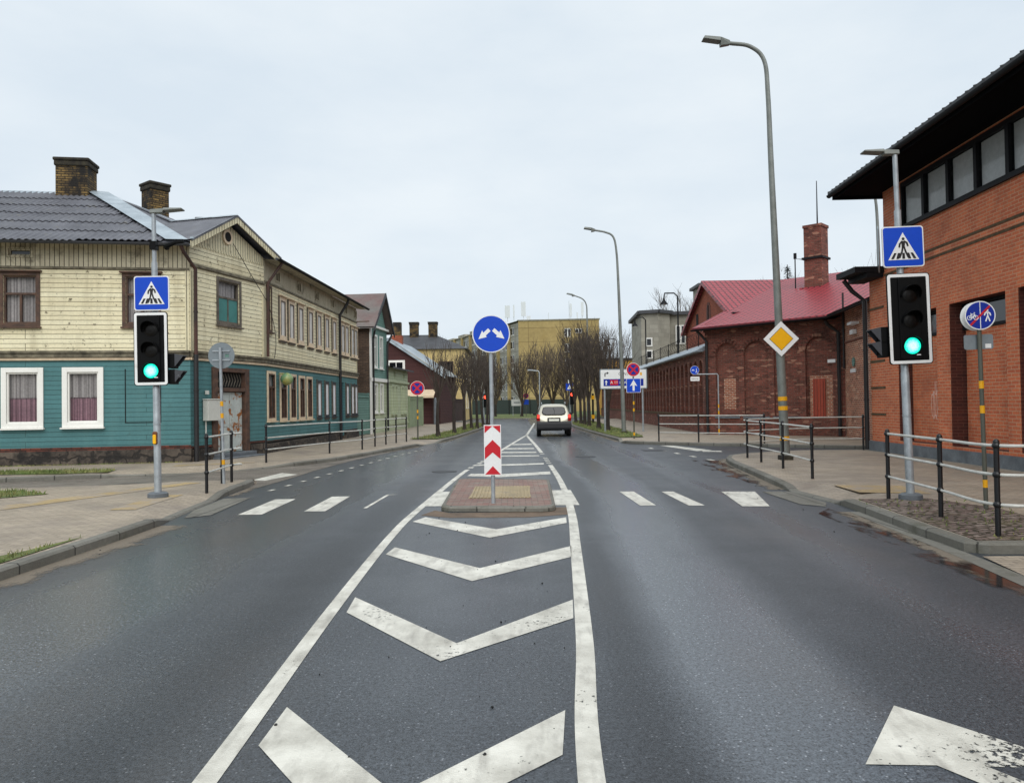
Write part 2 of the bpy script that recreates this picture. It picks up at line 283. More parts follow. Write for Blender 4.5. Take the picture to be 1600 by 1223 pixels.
# ------------------------------------------------------------------ mesh builder
class Fr:                                    # facade frame: u along, w outward, z up
    def __init__(s, p0, p1):
        s.o = V((p0[0], p0[1], 0)); d = V((p1[0]-p0[0], p1[1]-p0[1], 0)); s.L = d.length; s.u = d.normalized(); s.n = V((s.u.y, -s.u.x, 0))
    def p(s, u, w, z): return s.o + s.u*u + s.n*w + V((0, 0, z))
class Pl(Fr):                                # free plane, axes given
    def __init__(s, o, ux, uz):
        s.o = V(o); s.u = V(ux).normalized(); s.z = V(uz).normalized(); s.n = s.u.cross(s.z)
    def p(s, u, w, z): return s.o + s.u*u + s.n*w + s.z*z
def facing(o, yaw=0, lean=0):                # board facing the camera side, yaw about z, lean sideways
    ux = V((math.cos(yaw), math.sin(yaw), 0)); uz = V((0, 0, 1))
    R = Matrix.Rotation(-lean, 3, ux.cross(uz)); return Pl(o, R @ ux, R @ uz)

class MB:
    def __init__(s): s.v = []; s.f = []; s.mi = []; s.uvc = {}
    def poly(s, pts, mi=0):
        b = len(s.v); s.v += [V(p) for p in pts]; s.f.append(tuple(range(b, b+len(pts)))); s.mi.append(mi); return len(s.f)-1
    def box8(s, P, mi=0):
        b = len(s.v); s.v += [V(p) for p in P]
        for f in ((0, 3, 2, 1), (4, 5, 6, 7), (0, 1, 5, 4), (1, 2, 6, 5), (2, 3, 7, 6), (3, 0, 4, 7)): s.f.append(tuple(b+i for i in f)); s.mi.append(mi)
    def box(s, x0, x1, y0, y1, z0, z1, mi=0):
        s.box8([(x0, y0, z0), (x1, y0, z0), (x1, y1, z0), (x0, y1, z0), (x0, y0, z1), (x1, y0, z1), (x1, y1, z1), (x0, y1, z1)], mi)
    def fb(s, F, u0, u1, w0, w1, z0, z1, mi=0):
        s.box8([F.p(u0, w0, z0), F.p(u1, w0, z0), F.p(u1, w1, z0), F.p(u0, w1, z0), F.p(u0, w0, z1), F.p(u1, w0, z1), F.p(u1, w1, z1), F.p(u0, w1, z1)], mi)
    def prism(s, F, pts, w0, w1, mi=0, caps=True):
        a = [F.p(u, w1, z) for u, z in pts]; c = [F.p(u, w0, z) for u, z in pts]; n = len(pts); b = len(s.v); s.v += a + c
        if caps: s.f += [tuple(range(b, b+n)), tuple(range(b+2*n-1, b+n-1, -1))]; s.mi += [mi, mi]
        for i in range(n): j = (i+1) % n; s.f.append((b+i, b+n+i, b+n+j, b+j)); s.mi.append(mi)
    def stroke(s, F, pts, wd, w0, w1, mi=0):
        for i, ((a, b), (c, d)) in enumerate(zip(pts, pts[1:])):
            L = math.hypot(c-a, d-b) or 1; nx, nz = -(d-b)/L*wd/2, (c-a)/L*wd/2; ex, ez = (c-a)/L*wd*.25, (d-b)/L*wd*.25
            s.prism(F, [(a+nx-ex, b+nz-ez), (a-nx-ex, b-nz-ez), (c-nx+ex, d-nz+ez), (c+nx+ex, d+nz+ez)], w0, w1+i*.0006, mi)
    def disc(s, F, u, z, r, w0, w1, n=32, mi=0):
        s.prism(F, [(u+r*math.cos(2*math.pi*i/n), z+r*math.sin(2*math.pi*i/n)) for i in range(n)], w0, w1, mi)
    def tube(s, pts, r, n=8, mi=0, cap=True):
        pts = [V(p) for p in pts]; rs = r if isinstance(r, (list, tuple)) else [r]*len(pts); rings = []; prev = None
        for i, p in enumerate(pts):
            t = ((pts[min(i+1, len(pts)-1)]-pts[max(i-1, 0)])).normalized()
            if prev is None: a = t.orthogonal().normalized()
            else: a = (prev - t*prev.dot(t)); a = a.normalized() if a.length > 1e-6 else t.orthogonal().normalized()
            prev = a; c = t.cross(a); b = len(s.v)
            s.v += [p + (a*math.cos(2*math.pi*k/n) + c*math.sin(2*math.pi*k/n))*rs[i] for k in range(n)]; rings.append(b)
        for A, B in zip(rings, rings[1:]):
            for k in range(n): j = (k+1) % n; s.f.append((A+k, A+j, B+j, B+k)); s.mi.append(mi)
        if cap: s.f += [tuple(rings[0]+k for k in range(n))[::-1], tuple(rings[-1]+k for k in range(n))]; s.mi += [mi, mi]
    def ball(s, p, r, n=10, mi=0):
        p = V(p); s.tube([p+V((0, 0, r*math.sin(a))) for a in (-1.5, -1.0, -.5, 0, .5, 1.0, 1.5)], [r*math.cos(a) for a in (-1.5, -1.0, -.5, 0, .5, 1.0, 1.5)], n, mi)
    def wall(s, F, u0, u1, z0, z1, holes=(), dep=.12, mi=0, rmi=None):
        us = sorted({u0, u1, *[h[0] for h in holes], *[h[1] for h in holes]}); zs = sorted({z0, z1, *[h[2] for h in holes], *[h[3] for h in holes]})
        us = [u for u in us if u0 <= u <= u1]; zs = [z for z in zs if z0 <= z <= z1]
        for a, b in zip(us, us[1:]):
            for c, d in zip(zs, zs[1:]):
                cu, cz = (a+b)/2, (c+d)/2
                if any(h[0] < cu < h[1] and h[2] < cz < h[3] for h in holes): continue
                s.poly([F.p(a, 0, c), F.p(b, 0, c), F.p(b, 0, d), F.p(a, 0, d)], mi)
        r = mi if rmi is None else rmi
        for a, b, c, d in holes:
            for (x0, y0), (x1, y1) in (((a, c), (b, c)), ((b, c), (b, d)), ((b, d), (a, d)), ((a, d), (a, c))):
                s.poly([F.p(x0, 0, y0), F.p(x1, 0, y1), F.p(x1, -dep, y1), F.p(x0, -dep, y0)], r)
    def arches(s, F, bays, zb, spring, ztop, dep, mi=0, seg=8, rise=1.0):
        ends = []
        for a, b in bays:
            r = (b-a)/2; c = (a+b)/2; arc = [(c-r*math.cos(math.pi*i/seg), spring+rise*r*math.sin(math.pi*i/seg)) for i in range(seg+1)]
            for (x0, y0), (x1, y1) in zip(arc, arc[1:]):
                s.poly([F.p(x0, 0, y0), F.p(x1, 0, y1), F.p(x1, 0, ztop), F.p(x0, 0, ztop)], mi)
                s.poly([F.p(x0, 0, y0), F.p(x1, 0, y1), F.p(x1, -dep, y1), F.p(x0, -dep, y0)], mi)
            for x in (a, b): s.poly([F.p(x, 0, zb), F.p(x, 0, spring), F.p(x, -dep, spring), F.p(x, -dep, zb)], mi)
            s.poly([F.p(a, 0, zb), F.p(b, 0, zb), F.p(b, -dep, zb), F.p(a, -dep, zb)], mi)
    def build(s, name, mats, parent=None, smooth=False, local=False, bevel=0, recalc=True):
        me = bpy.data.meshes.new(name); r = parent
        while r is not None and r.parent is not None: r = r.parent
        off = V((0, 0, 0)) if (local or r is None) else V(r.location)
        me.from_pydata([v-off for v in s.v], [], s.f)
        mats = mats if isinstance(mats, (list, tuple)) else [mats]
        for mm in mats: me.materials.append(M[mm] if isinstance(mm, str) else mm)
        me.polygons.foreach_set('material_index', s.mi)
        uvl = me.uv_layers.new(name='UVMap'); Z = V((0, 0, 1))
        for i, pg in enumerate(me.polygons):
            if i in s.uvc:
                for li, q in zip(pg.loop_indices, s.uvc[i]): uvl.data[li].uv = q
                continue
            n = pg.normal
            if abs(n.z) > .96: t = V((1, 0, 0)); w = V((0, 1, 0))
            else:
                t = Z.cross(n).normalized(); w = n.cross(t)
                if w.z < 0: w = -w; t = -t
                if t.x+.3*t.y < 0: t = -t
            for li in pg.loop_indices:
                co = s.v[me.loops[li].vertex_index]; uvl.data[li].uv = (co.dot(t), co.dot(w))
        if recalc:
            bm = bmesh.new(); bm.from_mesh(me); bmesh.ops.recalc_face_normals(bm, faces=bm.faces[:]); bm.to_mesh(me); bm.free()
        if smooth:
            me.polygons.foreach_set('use_smooth', [True]*len(me.polygons))
            me.set_sharp_from_angle(angle=math.radians(38))
        o = bpy.data.objects.new(name, me); COL.objects.link(o)
        if parent is not None: o.parent = parent
        if bevel:
            bv = o.modifiers.new('bevel', 'BEVEL'); bv.width = bevel; bv.segments = 2; bv.limit_method = 'ANGLE'; bv.angle_limit = .6
        return o

def thing(name, label, cat, loc=(0, 0, 0), group=None, rz=0):
    o = bpy.data.objects.new(name, None); COL.objects.link(o); o.location = loc; o.rotation_euler.z = rz; o.empty_display_size = .2
    o['label'] = label; o['category'] = cat
    if group: o['group'] = group
    return o
def struct(o, stuff=False): o['kind'] = 'stuff' if stuff else 'structure'; return o
def tag(o, label, cat, group=None):
    o['label'] = label; o['category'] = cat
    if group: o['group'] = group
    return o
def dup(o, parent=None):
    c = o.copy(); COL.objects.link(c)
    if parent is not None: c.parent = parent
    for ch in [x for x in COL.objects if x.parent == o]: dup(ch, c)
    return c
def text(F, body, size, u, z, w, mat, parent, name='lettering', align='CENTER', th=.002):
    cu = bpy.data.curves.new('t', 'FONT'); cu.body = body; cu.size = size; cu.align_x = align; cu.align_y = 'CENTER'
    ob = bpy.data.objects.new('t', cu); COL.objects.link(ob); dg = bpy.context.evaluated_depsgraph_get()
    me = bpy.data.meshes.new_from_object(ob.evaluated_get(dg)); bpy.data.objects.remove(ob)
    mb = MB()
    for pg in me.polygons: mb.poly([F.p(u+me.vertices[i].co.x, w, z+me.vertices[i].co.y) for i in pg.vertices])
    return mb.build(name, mat, parent, recalc=False)
def rrect(u0, u1, z0, z1, r, n=5):
    P = []
    for cx, cz, a0 in ((u1-r, z1-r, 0), (u0+r, z1-r, 90), (u0+r, z0+r, 180), (u1-r, z0+r, 270)):
        for i in range(n+1): a = math.radians(a0+90*i/n); P.append((cx+r*math.cos(a), cz+r*math.sin(a)))
    return P
def arc(c, r, a0, a1, n): return [(c[0]+r*math.cos(math.radians(a0+(a1-a0)*i/n)), c[1]+r*math.sin(math.radians(a0+(a1-a0)*i/n))) for i in range(n+1)]
# ------------------------------------------------------------------ setting: ground, road, pavements
mb = MB(); mb.poly([(-900, -300, -.09), (900, -300, -.09), (900, 1500, -.09), (-900, 1500, -.09)]); struct(mb.build('ground', 'terrain'))
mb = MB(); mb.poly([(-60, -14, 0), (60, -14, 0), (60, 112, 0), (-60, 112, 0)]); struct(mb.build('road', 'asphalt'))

def offs(P, d, sgn):
    out = []
    for i in range(len(P)):
        a = V(P[max(i-1, 0)][:2]); b = V(P[min(i+1, len(P)-1)][:2]); t = (b-a).normalized(); nrm = V((-t.y, t.x))*sgn
        out.append(V(P[i][:2])+nrm*d)
    return out
def block(edge, far, mat='paver', zt=.12, ramp=.9):
    edge = [(e[0], e[1], e[2] if len(e) > 2 else zt) for e in edge]
    # subdivide so that the kerb stones read as a smooth line
    full = [e[:2] for e in edge] + [f[:2] for f in far]
    A = sum(full[i][0]*full[(i+1) % len(full)][1]-full[(i+1) % len(full)][0]*full[i][1] for i in range(len(full)))
    sg = 1 if A > 0 else -1
    k = MB(); o0 = [V(e[:2]) for e in edge]; o1 = offs(edge, .025, sg); o2 = offs(edge, .15, sg); o3 = offs(edge, ramp, sg)
    acc = 0
    for i in range(len(edge)-1):
        L = (o0[i+1]-o0[i]).length; za, zb = edge[i][2], edge[i+1][2]
        prof = [[(o0[i], -.05), (o0[i], za-.025), (o1[i], za), (o2[i], za)], [(o0[i+1], -.05), (o0[i+1], zb-.025), (o1[i+1], zb), (o2[i+1], zb)]]
        for j in range(3):
            q = [prof[0][j], prof[1][j], prof[1][j+1], prof[0][j+1]]
            fi = k.poly([(p.x, p.y, z) for p, z in q]); k.uvc[fi] = [(acc, .5), (acc+L, .5), (acc+L, .8), (acc, .8)]
        acc += L
    struct(k.build('kerb', 'kerb'))
    p = MB()
    for i in range(len(edge)-1):
        p.poly([(*o2[i], edge[i][2]), (*o2[i+1], edge[i+1][2]), (*o3[i+1], zt), (*o3[i], zt)])
    p.poly([(*q, zt) for q in o3] + [(f[0], f[1], zt) for f in far])
    return struct(p.build('pavement', mat))
# near left corner with the dropped kerb at the crossing
block([(-5.1, -13), (-5.1, 0), (-5.14, 7.7), (-5.12, 10.0), (-5.14, 11.1), (-5.22, 11.7, .03), (-5.34, 12.8, .03), (-5.44, 14.0, .03), (-5.53, 14.75, .1), (-5.6, 15.6), (-5.62, 16.3), (-5.7, 16.9)], [(-7.2, 16.75), (-8.2, 16.2), (-10, 15.8), (-14, 15.5), (-60, 12.3), (-60, -13)], ramp=.6)
mb = MB(); ra = [(-5.84, 16.87, .119), (-6.28, 16.82, .119), (-7.2, 16.75, .119), (-8.2, 16.2, .119), (-10, 15.8, .119), (-14, 15.5, .119), (-60, 12.3, .119)]; rb = [(-5.75, 17.25, .06), (-6.2, 17.55, .012), (-7.0, 17.45, .012), (-8.0, 16.9, .012), (-10, 16.5, .012), (-14, 16.2, .012), (-60, 13, .012)]
for i in range(6): mb.poly([ra[i], ra[i+1], rb[i+1], rb[i]])
mb.poly([(-5.7, 16.9, .12), (-5.84, 16.87, .119), (-5.75, 17.25, .06)]); mb.poly([(-5.7, 16.9, .12), (-5.75, 17.25, .06), (-5.72, 17.2, -.03), (-5.68, 16.9, -.03)]); struct(mb.build('pavement', 'paver'))
# far left block in front of the wooden house
block([(-60, 16.2), (-20, 17.4), (-12.1, 18.3), (-10.6, 18.9), (-9.6, 19.3, .06), (-8.4, 20.0, .012), (-7.4, 20.8, .012), (-6.75, 21.4, .05), (-6.2, 22.1), (-5.42, 24), (-5.0, 26), (-4.65, 28), (-4.2, 30), (-3.9, 31.6), (-3.7, 32.6, .02), (-3.35, 34.2, .02), (-3.2, 35.2), (-2.9, 38), (-2.55, 43), (-2.2, 49), (-1.9, 56), (-2.0, 61), (-2.9, 66), (-5.2, 71), (-9.5, 76), (-18, 81), (-60, 92)], [])
# near right corner
block([(60, 6.4), (9, 8.2), (5.15, 8.35), (4.96, 8.5), (5.02, 9.5), (5.18, 11.2), (5.25, 12.2), (5.24, 12.6, .03), (5.18, 13.4, .03), (5.12, 14.2, .03), (5.15, 14.6, .1), (5.22, 15.4), (5.42, 17.2), (5.58, 18.7), (5.75, 20.4), (5.98, 21.6), (6.3, 22.5), (6.9, 23.2), (7.8, 23.75), (9.06, 24.3), (10.8, 24.2), (13, 22.9), (60, -5)], [])
# far right block
block([(60, 0), (16, 23.6), (12.34, 25.84), (10.5, 27.1), (8.75, 28.5), (7.24, 29.4), (5.7, 30.6), (4.9, 31.4), (4.6, 31.9), (4.55, 32.6, .02), (4.62, 33.3, .02), (4.66, 33.9), (4.5, 39), (4.35, 46), (4.28, 52), (4.35, 58), (4.9, 65), (6.6, 71), (10, 76), (18, 80), (60, 88)], [])
# block closing the view
block([(60, 97), (20, 90), (9, 87), (2, 85.6), (-5, 86.2), (-14, 89.5), (-60, 103)], [(-60, 230), (60, 230)], mat='grass')
# lower footway of the yard entrance at the right edge
mb = MB(); mb.poly([(4.75, -12, .012), (4.75, 6.9, .012), (4.98, 8.2, .012), (60, 6.2, .012), (60, -12, .012)]); struct(mb.build('pavement', 'paver'))
mb = MB(); mb.poly([(4.55, -12, .008), (4.55, 6.9, .008), (4.74, 8.3, .008), (5.05, 11.6, .008), (5.2, 11.6, .008), (4.93, 8.25, .008), (4.78, 6.9, .008), (4.78, -12, .008)]); struct(mb.build('gutter_strip', 'kerb'))
# setts filling the left side street and its mouth
mb = MB(); mb.poly([(-60, 13.3, .006), (-14, 16.3, .006), (-8, 17.0, .006), (-6.9, 17.5, .006), (-6.0, 17.6, .006), (-5.66, 16.4, .006), (-5.4, 16.2, .006), (-5.3, 18.0, .006), (-5.25, 20.5, .006), (-5.0, 24.0, .006), (-4.45, 27.9, .006), (-4.7, 27.9, .006), (-5.5, 23.9, .006), (-6.3, 22.1, .006), (-7.4, 20.9, .006), (-9.6, 19.4, .006), (-12.1, 18.4, .006), (-60, 16.3, .006)]); struct(mb.build('side_street', 'paverdk'))
# sunken concrete plates at the dropped kerbs
mb = MB(); mb.poly([(-5.1, 11.9, .008), (-4.8, 12.2, .008), (-4.95, 14.5, .008), (-5.42, 14.4, .008), (-5.32, 12.8, .008)]); mb.poly([(4.62, 14.3, .008), (5.1, 14.3, .008), (5.16, 12.7, .008), (4.95, 12.2, .008), (4.66, 12.5, .008)]); struct(mb.build('drain_plate', 'kerb'))
# cobbled strip behind the right kerb, yellow tactile patches
mb = MB()
mb.poly([(5.12, 8.52, .126), (5.2, 9.5, .126), (5.36, 11.2, .126), (5.43, 12.15, .126), (6.5, 12.2, .126), (6.9, 11, .126), (6.75, 9.9, .126), (8.5, 8.9, .126), (8.5, 8.4, .126)]); struct(mb.build('cobble_strip', 'cobble'))
mb = MB(); mb.poly([(5.85, 13.0, .126), (6.9, 12.7, .126), (7.0, 13.9, .126), (5.9, 14.2, .126)])
mb.poly([(-6.35, 12.1, .126), (-5.95, 12.1, .126), (-6.05, 14.1, .126), (-6.5, 14.0, .126)]); mb.poly([(-9.4, 12.4, .126), (-8.2, 12.2, .126), (-6.6, 16.3, .126), (-7.0, 16.4, .126), (-8.6, 12.6, .126)]); mb.poly([(-9.3, 21.0, .126), (-7.4, 22.0, .126), (-7.5, 22.5, .126), (-9.4, 21.5, .126)]); struct(mb.build('tactile_paving', 'paveryel'))
# traffic island
IS = arc((-.92, 12.45), .25, 180, 262, 4) + [(-.34, 12.13)] + arc((.42, 12.3), .25, 278, 360, 4) + arc((.55, 16.3), .22, 0, 90, 4) + arc((-1.0, 16.7), .22, 80, 180, 4)
mb = MB(); n = len(IS); cc = V((-.22, 14.4))
def shrink(p, d): q = V(p)-cc; return V(p) - q.normalized()*d
for i in range(n):
    j = (i+1) % n; a, b = V(IS[i]), V(IS[j]); a1, b1 = shrink(a, .03), shrink(b, .03); a2, b2 = shrink(a, .14), shrink(b, .14)
    for q in (((a, -.03), (b, -.03), (b, .06), (a, .06)), ((a, .06), (b, .06), (b1, .085), (a1, .085)), ((a1, .085), (b1, .085), (b2, .085), (a2, .085))): mb.poly([(*p, z) for p, z in q], 0)
mb.poly([(*shrink(V(p), .14), .083) for p in IS], 1)
mb.poly([(-.78, 13.25, .0885), (.28, 13.2, .0885), (.33, 15.1, .0885), (-.72, 15.15, .0885)], 2)
for i in range(17):
    x = -.75+i*.0635
    if abs(x+.32) < .05: continue
    mb.box(x, x+.034, 13.25, 15.08, .0895, .0995, 2)
struct(mb.build('traffic_island', ['kerb', 'paverred', 'tactile']))
mb = MB(); mb.poly([(x*1.06-.0, 11.75+(y-11.75)*.3, .003) for x, y in [(-1.35, 12.2), (-.9, 11.2), (.2, 11.0), (.85, 11.9), (.95, 14.5), (.6, 14.6), (.55, 12.9), (-.95, 12.9), (-1.2, 14)]]); struct(mb.build('sand_patch', 'soil'))
# ------------------------------------------------------------------ painted markings
def ribbon(mb, P, wd, z=.004):
    a = offs(P, wd/2, 1); b = offs(P, wd/2, -1)
    for i in range(len(P)-1): mb.poly([(*a[i], z), (*a[i+1], z), (*b[i+1], z), (*b[i], z)])
def smoothp(P, n=6):
    P = [V(p) for p in P]; Q = [P[0]*2-P[1]]+P+[P[-1]*2-P[-2]]; out = []
    for i in range(1, len(Q)-2):
        for k in range(n):
            t = k/n; a, b, c, d = Q[i-1:i+3]
            out.append(.5*((2*b)+(c-a)*t+(2*a-5*b+4*c-d)*t*t+(3*b-a-3*c+d)*t**3))
    return out+[P[-1]]
def seg(P, y0, y1): return [p for p in P if y0 <= p.y <= y1]
Lp = smoothp([(-1.2, -4), (-1.32, 0), (-1.42, 3.5), (-1.53, 6.5), (-1.6, 10), (-1.55, 12.6), (-1.22, 19.6), (-.82, 23.6), (-.1, 32), (.7, 41)], 40)
Rp = smoothp([(.1, -4), (.24, 0), (.335, 3.5), (.50, 5.6), (.72, 9), (.9, 12), (1.02, 16), (1.03, 20.5), (.95, 30), (.76, 41)], 40)
mb = MB(); ribbon(mb, seg(Lp, -4, 20.2), .115); ribbon(mb, seg(Lp, 25.5, 42), .13)
for k in range(7): ribbon(mb, seg(Lp, 20.5+k*.72, 20.95+k*.72), .14)
ribbon(mb, seg(Rp, -4, 21.4), .125); ribbon(mb, seg(Rp, 26.5, 42), .13)
for k in range(7): ribbon(mb, seg(Rp, 21.8+k*.66, 22.2+k*.66), .14)
ribbon(mb, smoothp([(.73, 41), (1.15, 50), (1.7, 62), (1.9, 67)]), .14)
for k in range(16): ribbon(mb, [(-4.95+k*.075+.0016*k*k, 15.6+k*.9), (-4.92+k*.075+.0016*k*k, 15.84+k*.9)], .10, .010)
struct(mb.build('lane_line', 'paint'))
mb = MB()
for q in ([(-1.30, 4.38), (-1.30, 3.89), (-.60, 2.92), (.22, 3.74), (.27, 4.28), (-.53, 3.38)],
          [(-1.42, 6.86), (-1.39, 6.36), (-.50, 5.12), (.46, 6.10), (.50, 6.67), (-.42, 5.50)],
          [(-1.43, 9.24), (-1.47, 8.81), (-.41, 7.42), (.63, 8.52), (.68, 9.17), (-.36, 8.0)],
          [(-1.34, 11.68), (-1.48, 11.25), (-.31, 9.81), (.75, 10.93), (.78, 11.48), (-.24, 10.46)],
          [(-1.03, 18.9), (-1.10, 18.3), (-.30, 17.9), (.90, 18.5), (.92, 19.2), (-.25, 18.7)],
          [(-.95, 21.75), (-1.0, 21.3), (-.1, 21.2), (.86, 21.5), (.88, 21.95), (-.1, 21.75)],
          [(-.55, 25.4), (-.6, 24.9), (.85, 24.8), (.85, 25.3)], [(-.4, 27.3), (-.45, 26.7), (.82, 26.5), (.82, 27.1)], [(-.25, 29.6), (-.3, 28.9), (.8, 28.8), (.8, 29.5)], [(0, 32.6), (-.05, 31.8), (.8, 31.8), (.8, 32.6)]):
    mb.poly([(x, y, .004) for x, y in q])
struct(mb.build('chevron_marking', 'paint'))
mb = MB()
for q in ([(-4.38, 12.22), (-4.0, 12.21), (-4.02, 14.2), (-4.4, 14.2)], [(-3.41, 12.5), (-3.06, 12.5), (-3.08, 14.5), (-3.42, 14.5)], [(-2.5, 12.8), (-2.44, 12.8), (-2.36, 14.7), (-2.42, 14.7)], [(-2.42, 14.62), (-2.36, 14.62), (-2.2, 14.72), (-2.3, 14.72)],
          [(-1.56, 12.93), (-1.06, 12.93), (-.95, 15.06), (-1.42, 15.06)], [(.62, 12.83), (1.10, 12.83), (1.12, 15.05), (.70, 15.05)],
          [(2.08, 12.64), (2.34, 12.66), (2.29, 14.66), (2.02, 14.67)], [(2.86, 12.56), (3.12, 12.56), (3.02, 14.56), (2.8, 14.57)], [(3.68, 12.39), (4.11, 12.35), (4.51, 14.37), (3.9, 14.44)],
          [(-6.1, 17.9), (-5.75, 17.8), (-5.4, 19.3), (-5.95, 19.8)], [(5.7, 30.0), (6.2, 29.7), (6.9, 26.6), (6.3, 26.3)], [(6.5, 26.4), (7.1, 26.2), (7.0, 25.7), (6.4, 25.9)]):
    mb.poly([(x, y, .010 if x < -5.3 else .0045) for x, y in q])
for k in range(5): x, y = 5.0+k*.16, 28.5-k*1.5; mb.poly([(x, y, .0045), (x+.14, y, .0045), (x+.16, y-.5, .0045), (x+.02, y-.5, .0045)])
struct(mb.build('crossing_marking', 'paint'))
mb = MB(); mb.poly([(2.09, 4.28, .004), (1.62, 3.60, .004), (2.02, 3.575, .004), (2.62, 3.52, .004)]); mb.poly([(1.94, 3.58, .0042), (2.10, 3.30, .0042), (2.2, 2.2, .0042), (2.4, 2.2, .0042), (2.3, 3.3, .0042), (2.16, 3.565, .0042)]); struct(mb.build('arrow_marking', 'paint'))
# manhole covers and gullies, standing water in the right gutter
for (x, y, r) in ((-1.75, 19.6, .32), (2.3, 24.3, .33)):
    mb = MB(); mb.disc(Pl((x, y, .003), (1, 0, 0), (0, 1, 0)), 0, 0, r, 0, .006, 24); struct(mb.build('manhole_cover', 'manhole'))
for a, b in (((4.75, 27.1), .55), ((4.9, 31.3), .3)):
    mb = MB(); mb.box(a[0]-.2, a[0]+b, a[1]-b, a[1]+.3, .001, .006); struct(mb.build('drain_grate', 'manhole'))
mb = MB()
for q in ([(4.25, 4.5), (4.57, 4.5), (4.58, 7), (4.75, 8.3), (4.98, 10.5), (4.9, 12), (4.55, 11.5), (4.3, 8)], [(4.9, 14.7), (5.08, 14.6), (5.4, 18), (5.9, 21.8), (5.2, 22.5), (4.8, 18)]):
    mb.poly([(x, y, .0055) for x, y in q])
struct(mb.build('puddle', 'puddle'))
mb = MB()   # sand and leaf dirt lying in the gutters
def dirt(P, wd):
    P = smoothp(P, 8); sd_ = offs(P, abs(wd), 1 if wd > 0 else -1)
    for i in range(len(P)-1): fi = mb.poly([(*P[i], .0052), (*P[i+1], .0052), (*sd_[i+1], .0052), (*sd_[i], .0052)]); mb.uvc[fi] = [(0, 0), (1, 0), (1, 1), (0, 1)]
dirt([(-5.1, 0), (-5.14, 7.7), (-5.12, 10), (-5.14, 11.2)], -.75); dirt([(-5.5, 14.8), (-5.6, 16.3)], -.4); dirt([(-5.42, 24), (-4.65, 28), (-3.9, 31.6)], -.4); dirt([(4.6, 0), (4.6, 6.9), (4.75, 8.3), (5.05, 11.6)], .45); dirt([(5.15, 14.6), (5.42, 17.2), (5.75, 20.4), (6.3, 22.5)], .7); dirt([(4.62, 33.3), (4.5, 39), (4.35, 46), (4.28, 52)], .35); dirt([(-3.35, 34.2), (-2.9, 38), (-2.55, 43), (-2.2, 49)], -.35)
struct(mb.build('gutter_dirt', 'dirt'), True)
# loose grit on the hatched area
mb = MB(); r = random.Random(3)
for i in range(85):
    x, y = (r.uniform(-1.3, .4), r.uniform(3.2, 11.8)) if i < 60 else (r.uniform(-5.0, -4.7), r.uniform(7, 12)) if i < 70 else (r.uniform(4.0, 4.9), r.uniform(9, 16))
    s = r.choice((.003, .004, .005, .006, .010)); mb.tube([(x, y, .003), (x+s*.3, y, .003+s*.7), (x, y, .003+s*1.1)], [s, s*.9, s*.3], 5)
struct(mb.build('grit', 'black'), True)
# grass: verge sheets and blades
VG = [[(-13.3, 19.0), (-30, 17.9), (-30, 19.4), (-13, 20.1), (-10.3, 20.0), (-10.2, 19.35), (-11.2, 18.95)],
      [(-30, 13.2), (-10.0, 13.2), (-8.75, 14.5), (-9.75, 15.2), (-12, 15.3), (-30, 14.2)],
      [(-7.4, 5.8), (-5.32, 5.8), (-5.32, 8.3), (-5.35, 9.6), (-5.5, 8.6), (-5.9, 7.6), (-6.6, 7.0)],
      [(-3.45, 35.3), (-3.07, 38), (-2.72, 43), (-2.37, 49), (-2.07, 56), (-2.17, 61), (-3.1, 65.7), (-3.6, 62), (-3.5, 55), (-3.7, 47), (-4.3, 39), (-4.75, 35.4)],
      [(4.83, 34.4), (4.67, 39), (4.52, 46), (4.45, 52), (4.52, 58), (5.07, 65), (6.7, 70.7), (6.8, 62), (6.4, 50), (6.3, 42), (6.1, 37), (5.9, 34.6)]]
zz = [.134, .130, .130, .15, .15]
for P, z in zip(VG, zz):
    mb = MB(); mb.poly([(x, y, z) for x, y in P]); struct(mb.build('grass_verge', 'grass'))
def inside(P, x, y):
    c = False
    for i in range(len(P)):
        (x0, y0), (x1, y1) = P[i], P[i-1]
        if (y0 > y) != (y1 > y) and x < (x1-x0)*(y-y0)/(y1-y0)+x0: c = not c
    return c
mb = MB(); r = random.Random(5)
for P, z, n, hh in zip(VG, zz, (2600, 3600, 1100, 2600, 3000), (.07, .07, .05, .10, .10)):
    xs = [p[0] for p in P]; ys = [p[1] for p in P]; x0 = max(min(xs), -16); c = 0
    while c < n:
        x, y = r.uniform(x0, max(xs)), r.uniform(min(ys), max(ys))
        if not inside(P, x, y): continue
        c += 1; a = r.uniform(0, 6.28); h = hh*r.uniform(.5, 1.3); w = hh*.16; dx, dy = math.cos(a)*w, math.sin(a)*w; lx, ly = r.uniform(-.6, .6)*h, r.uniform(-.6, .6)*h
        mb.poly([(x-dx, y-dy, z), (x+dx, y+dy, z), (x+lx, y+ly, z+h)])
for i in range(900):   # moss and weeds between the cobbles, kerb joints, wall foot
    t = r.random(); x, y = (r.uniform(5.3, 7), r.uniform(8.5, 12)) if t < .25 else (r.uniform(-10, -6.2)*1.0, 0) if t < .0 else (-15+r.random()*5.3, 0)
    if y == 0: y = 22-.12+(x+14.65)*.157-.12
    h = r.uniform(.015, .05); a = r.uniform(0, 6.28); dx, dy = math.cos(a)*.012, math.sin(a)*.012
    mb.poly([(x-dx, y-dy, .124), (x+dx, y+dy, .124), (x+r.uniform(-.02, .02), y, .124+h)])
struct(mb.build('grass', 'blade', recalc=False), True)
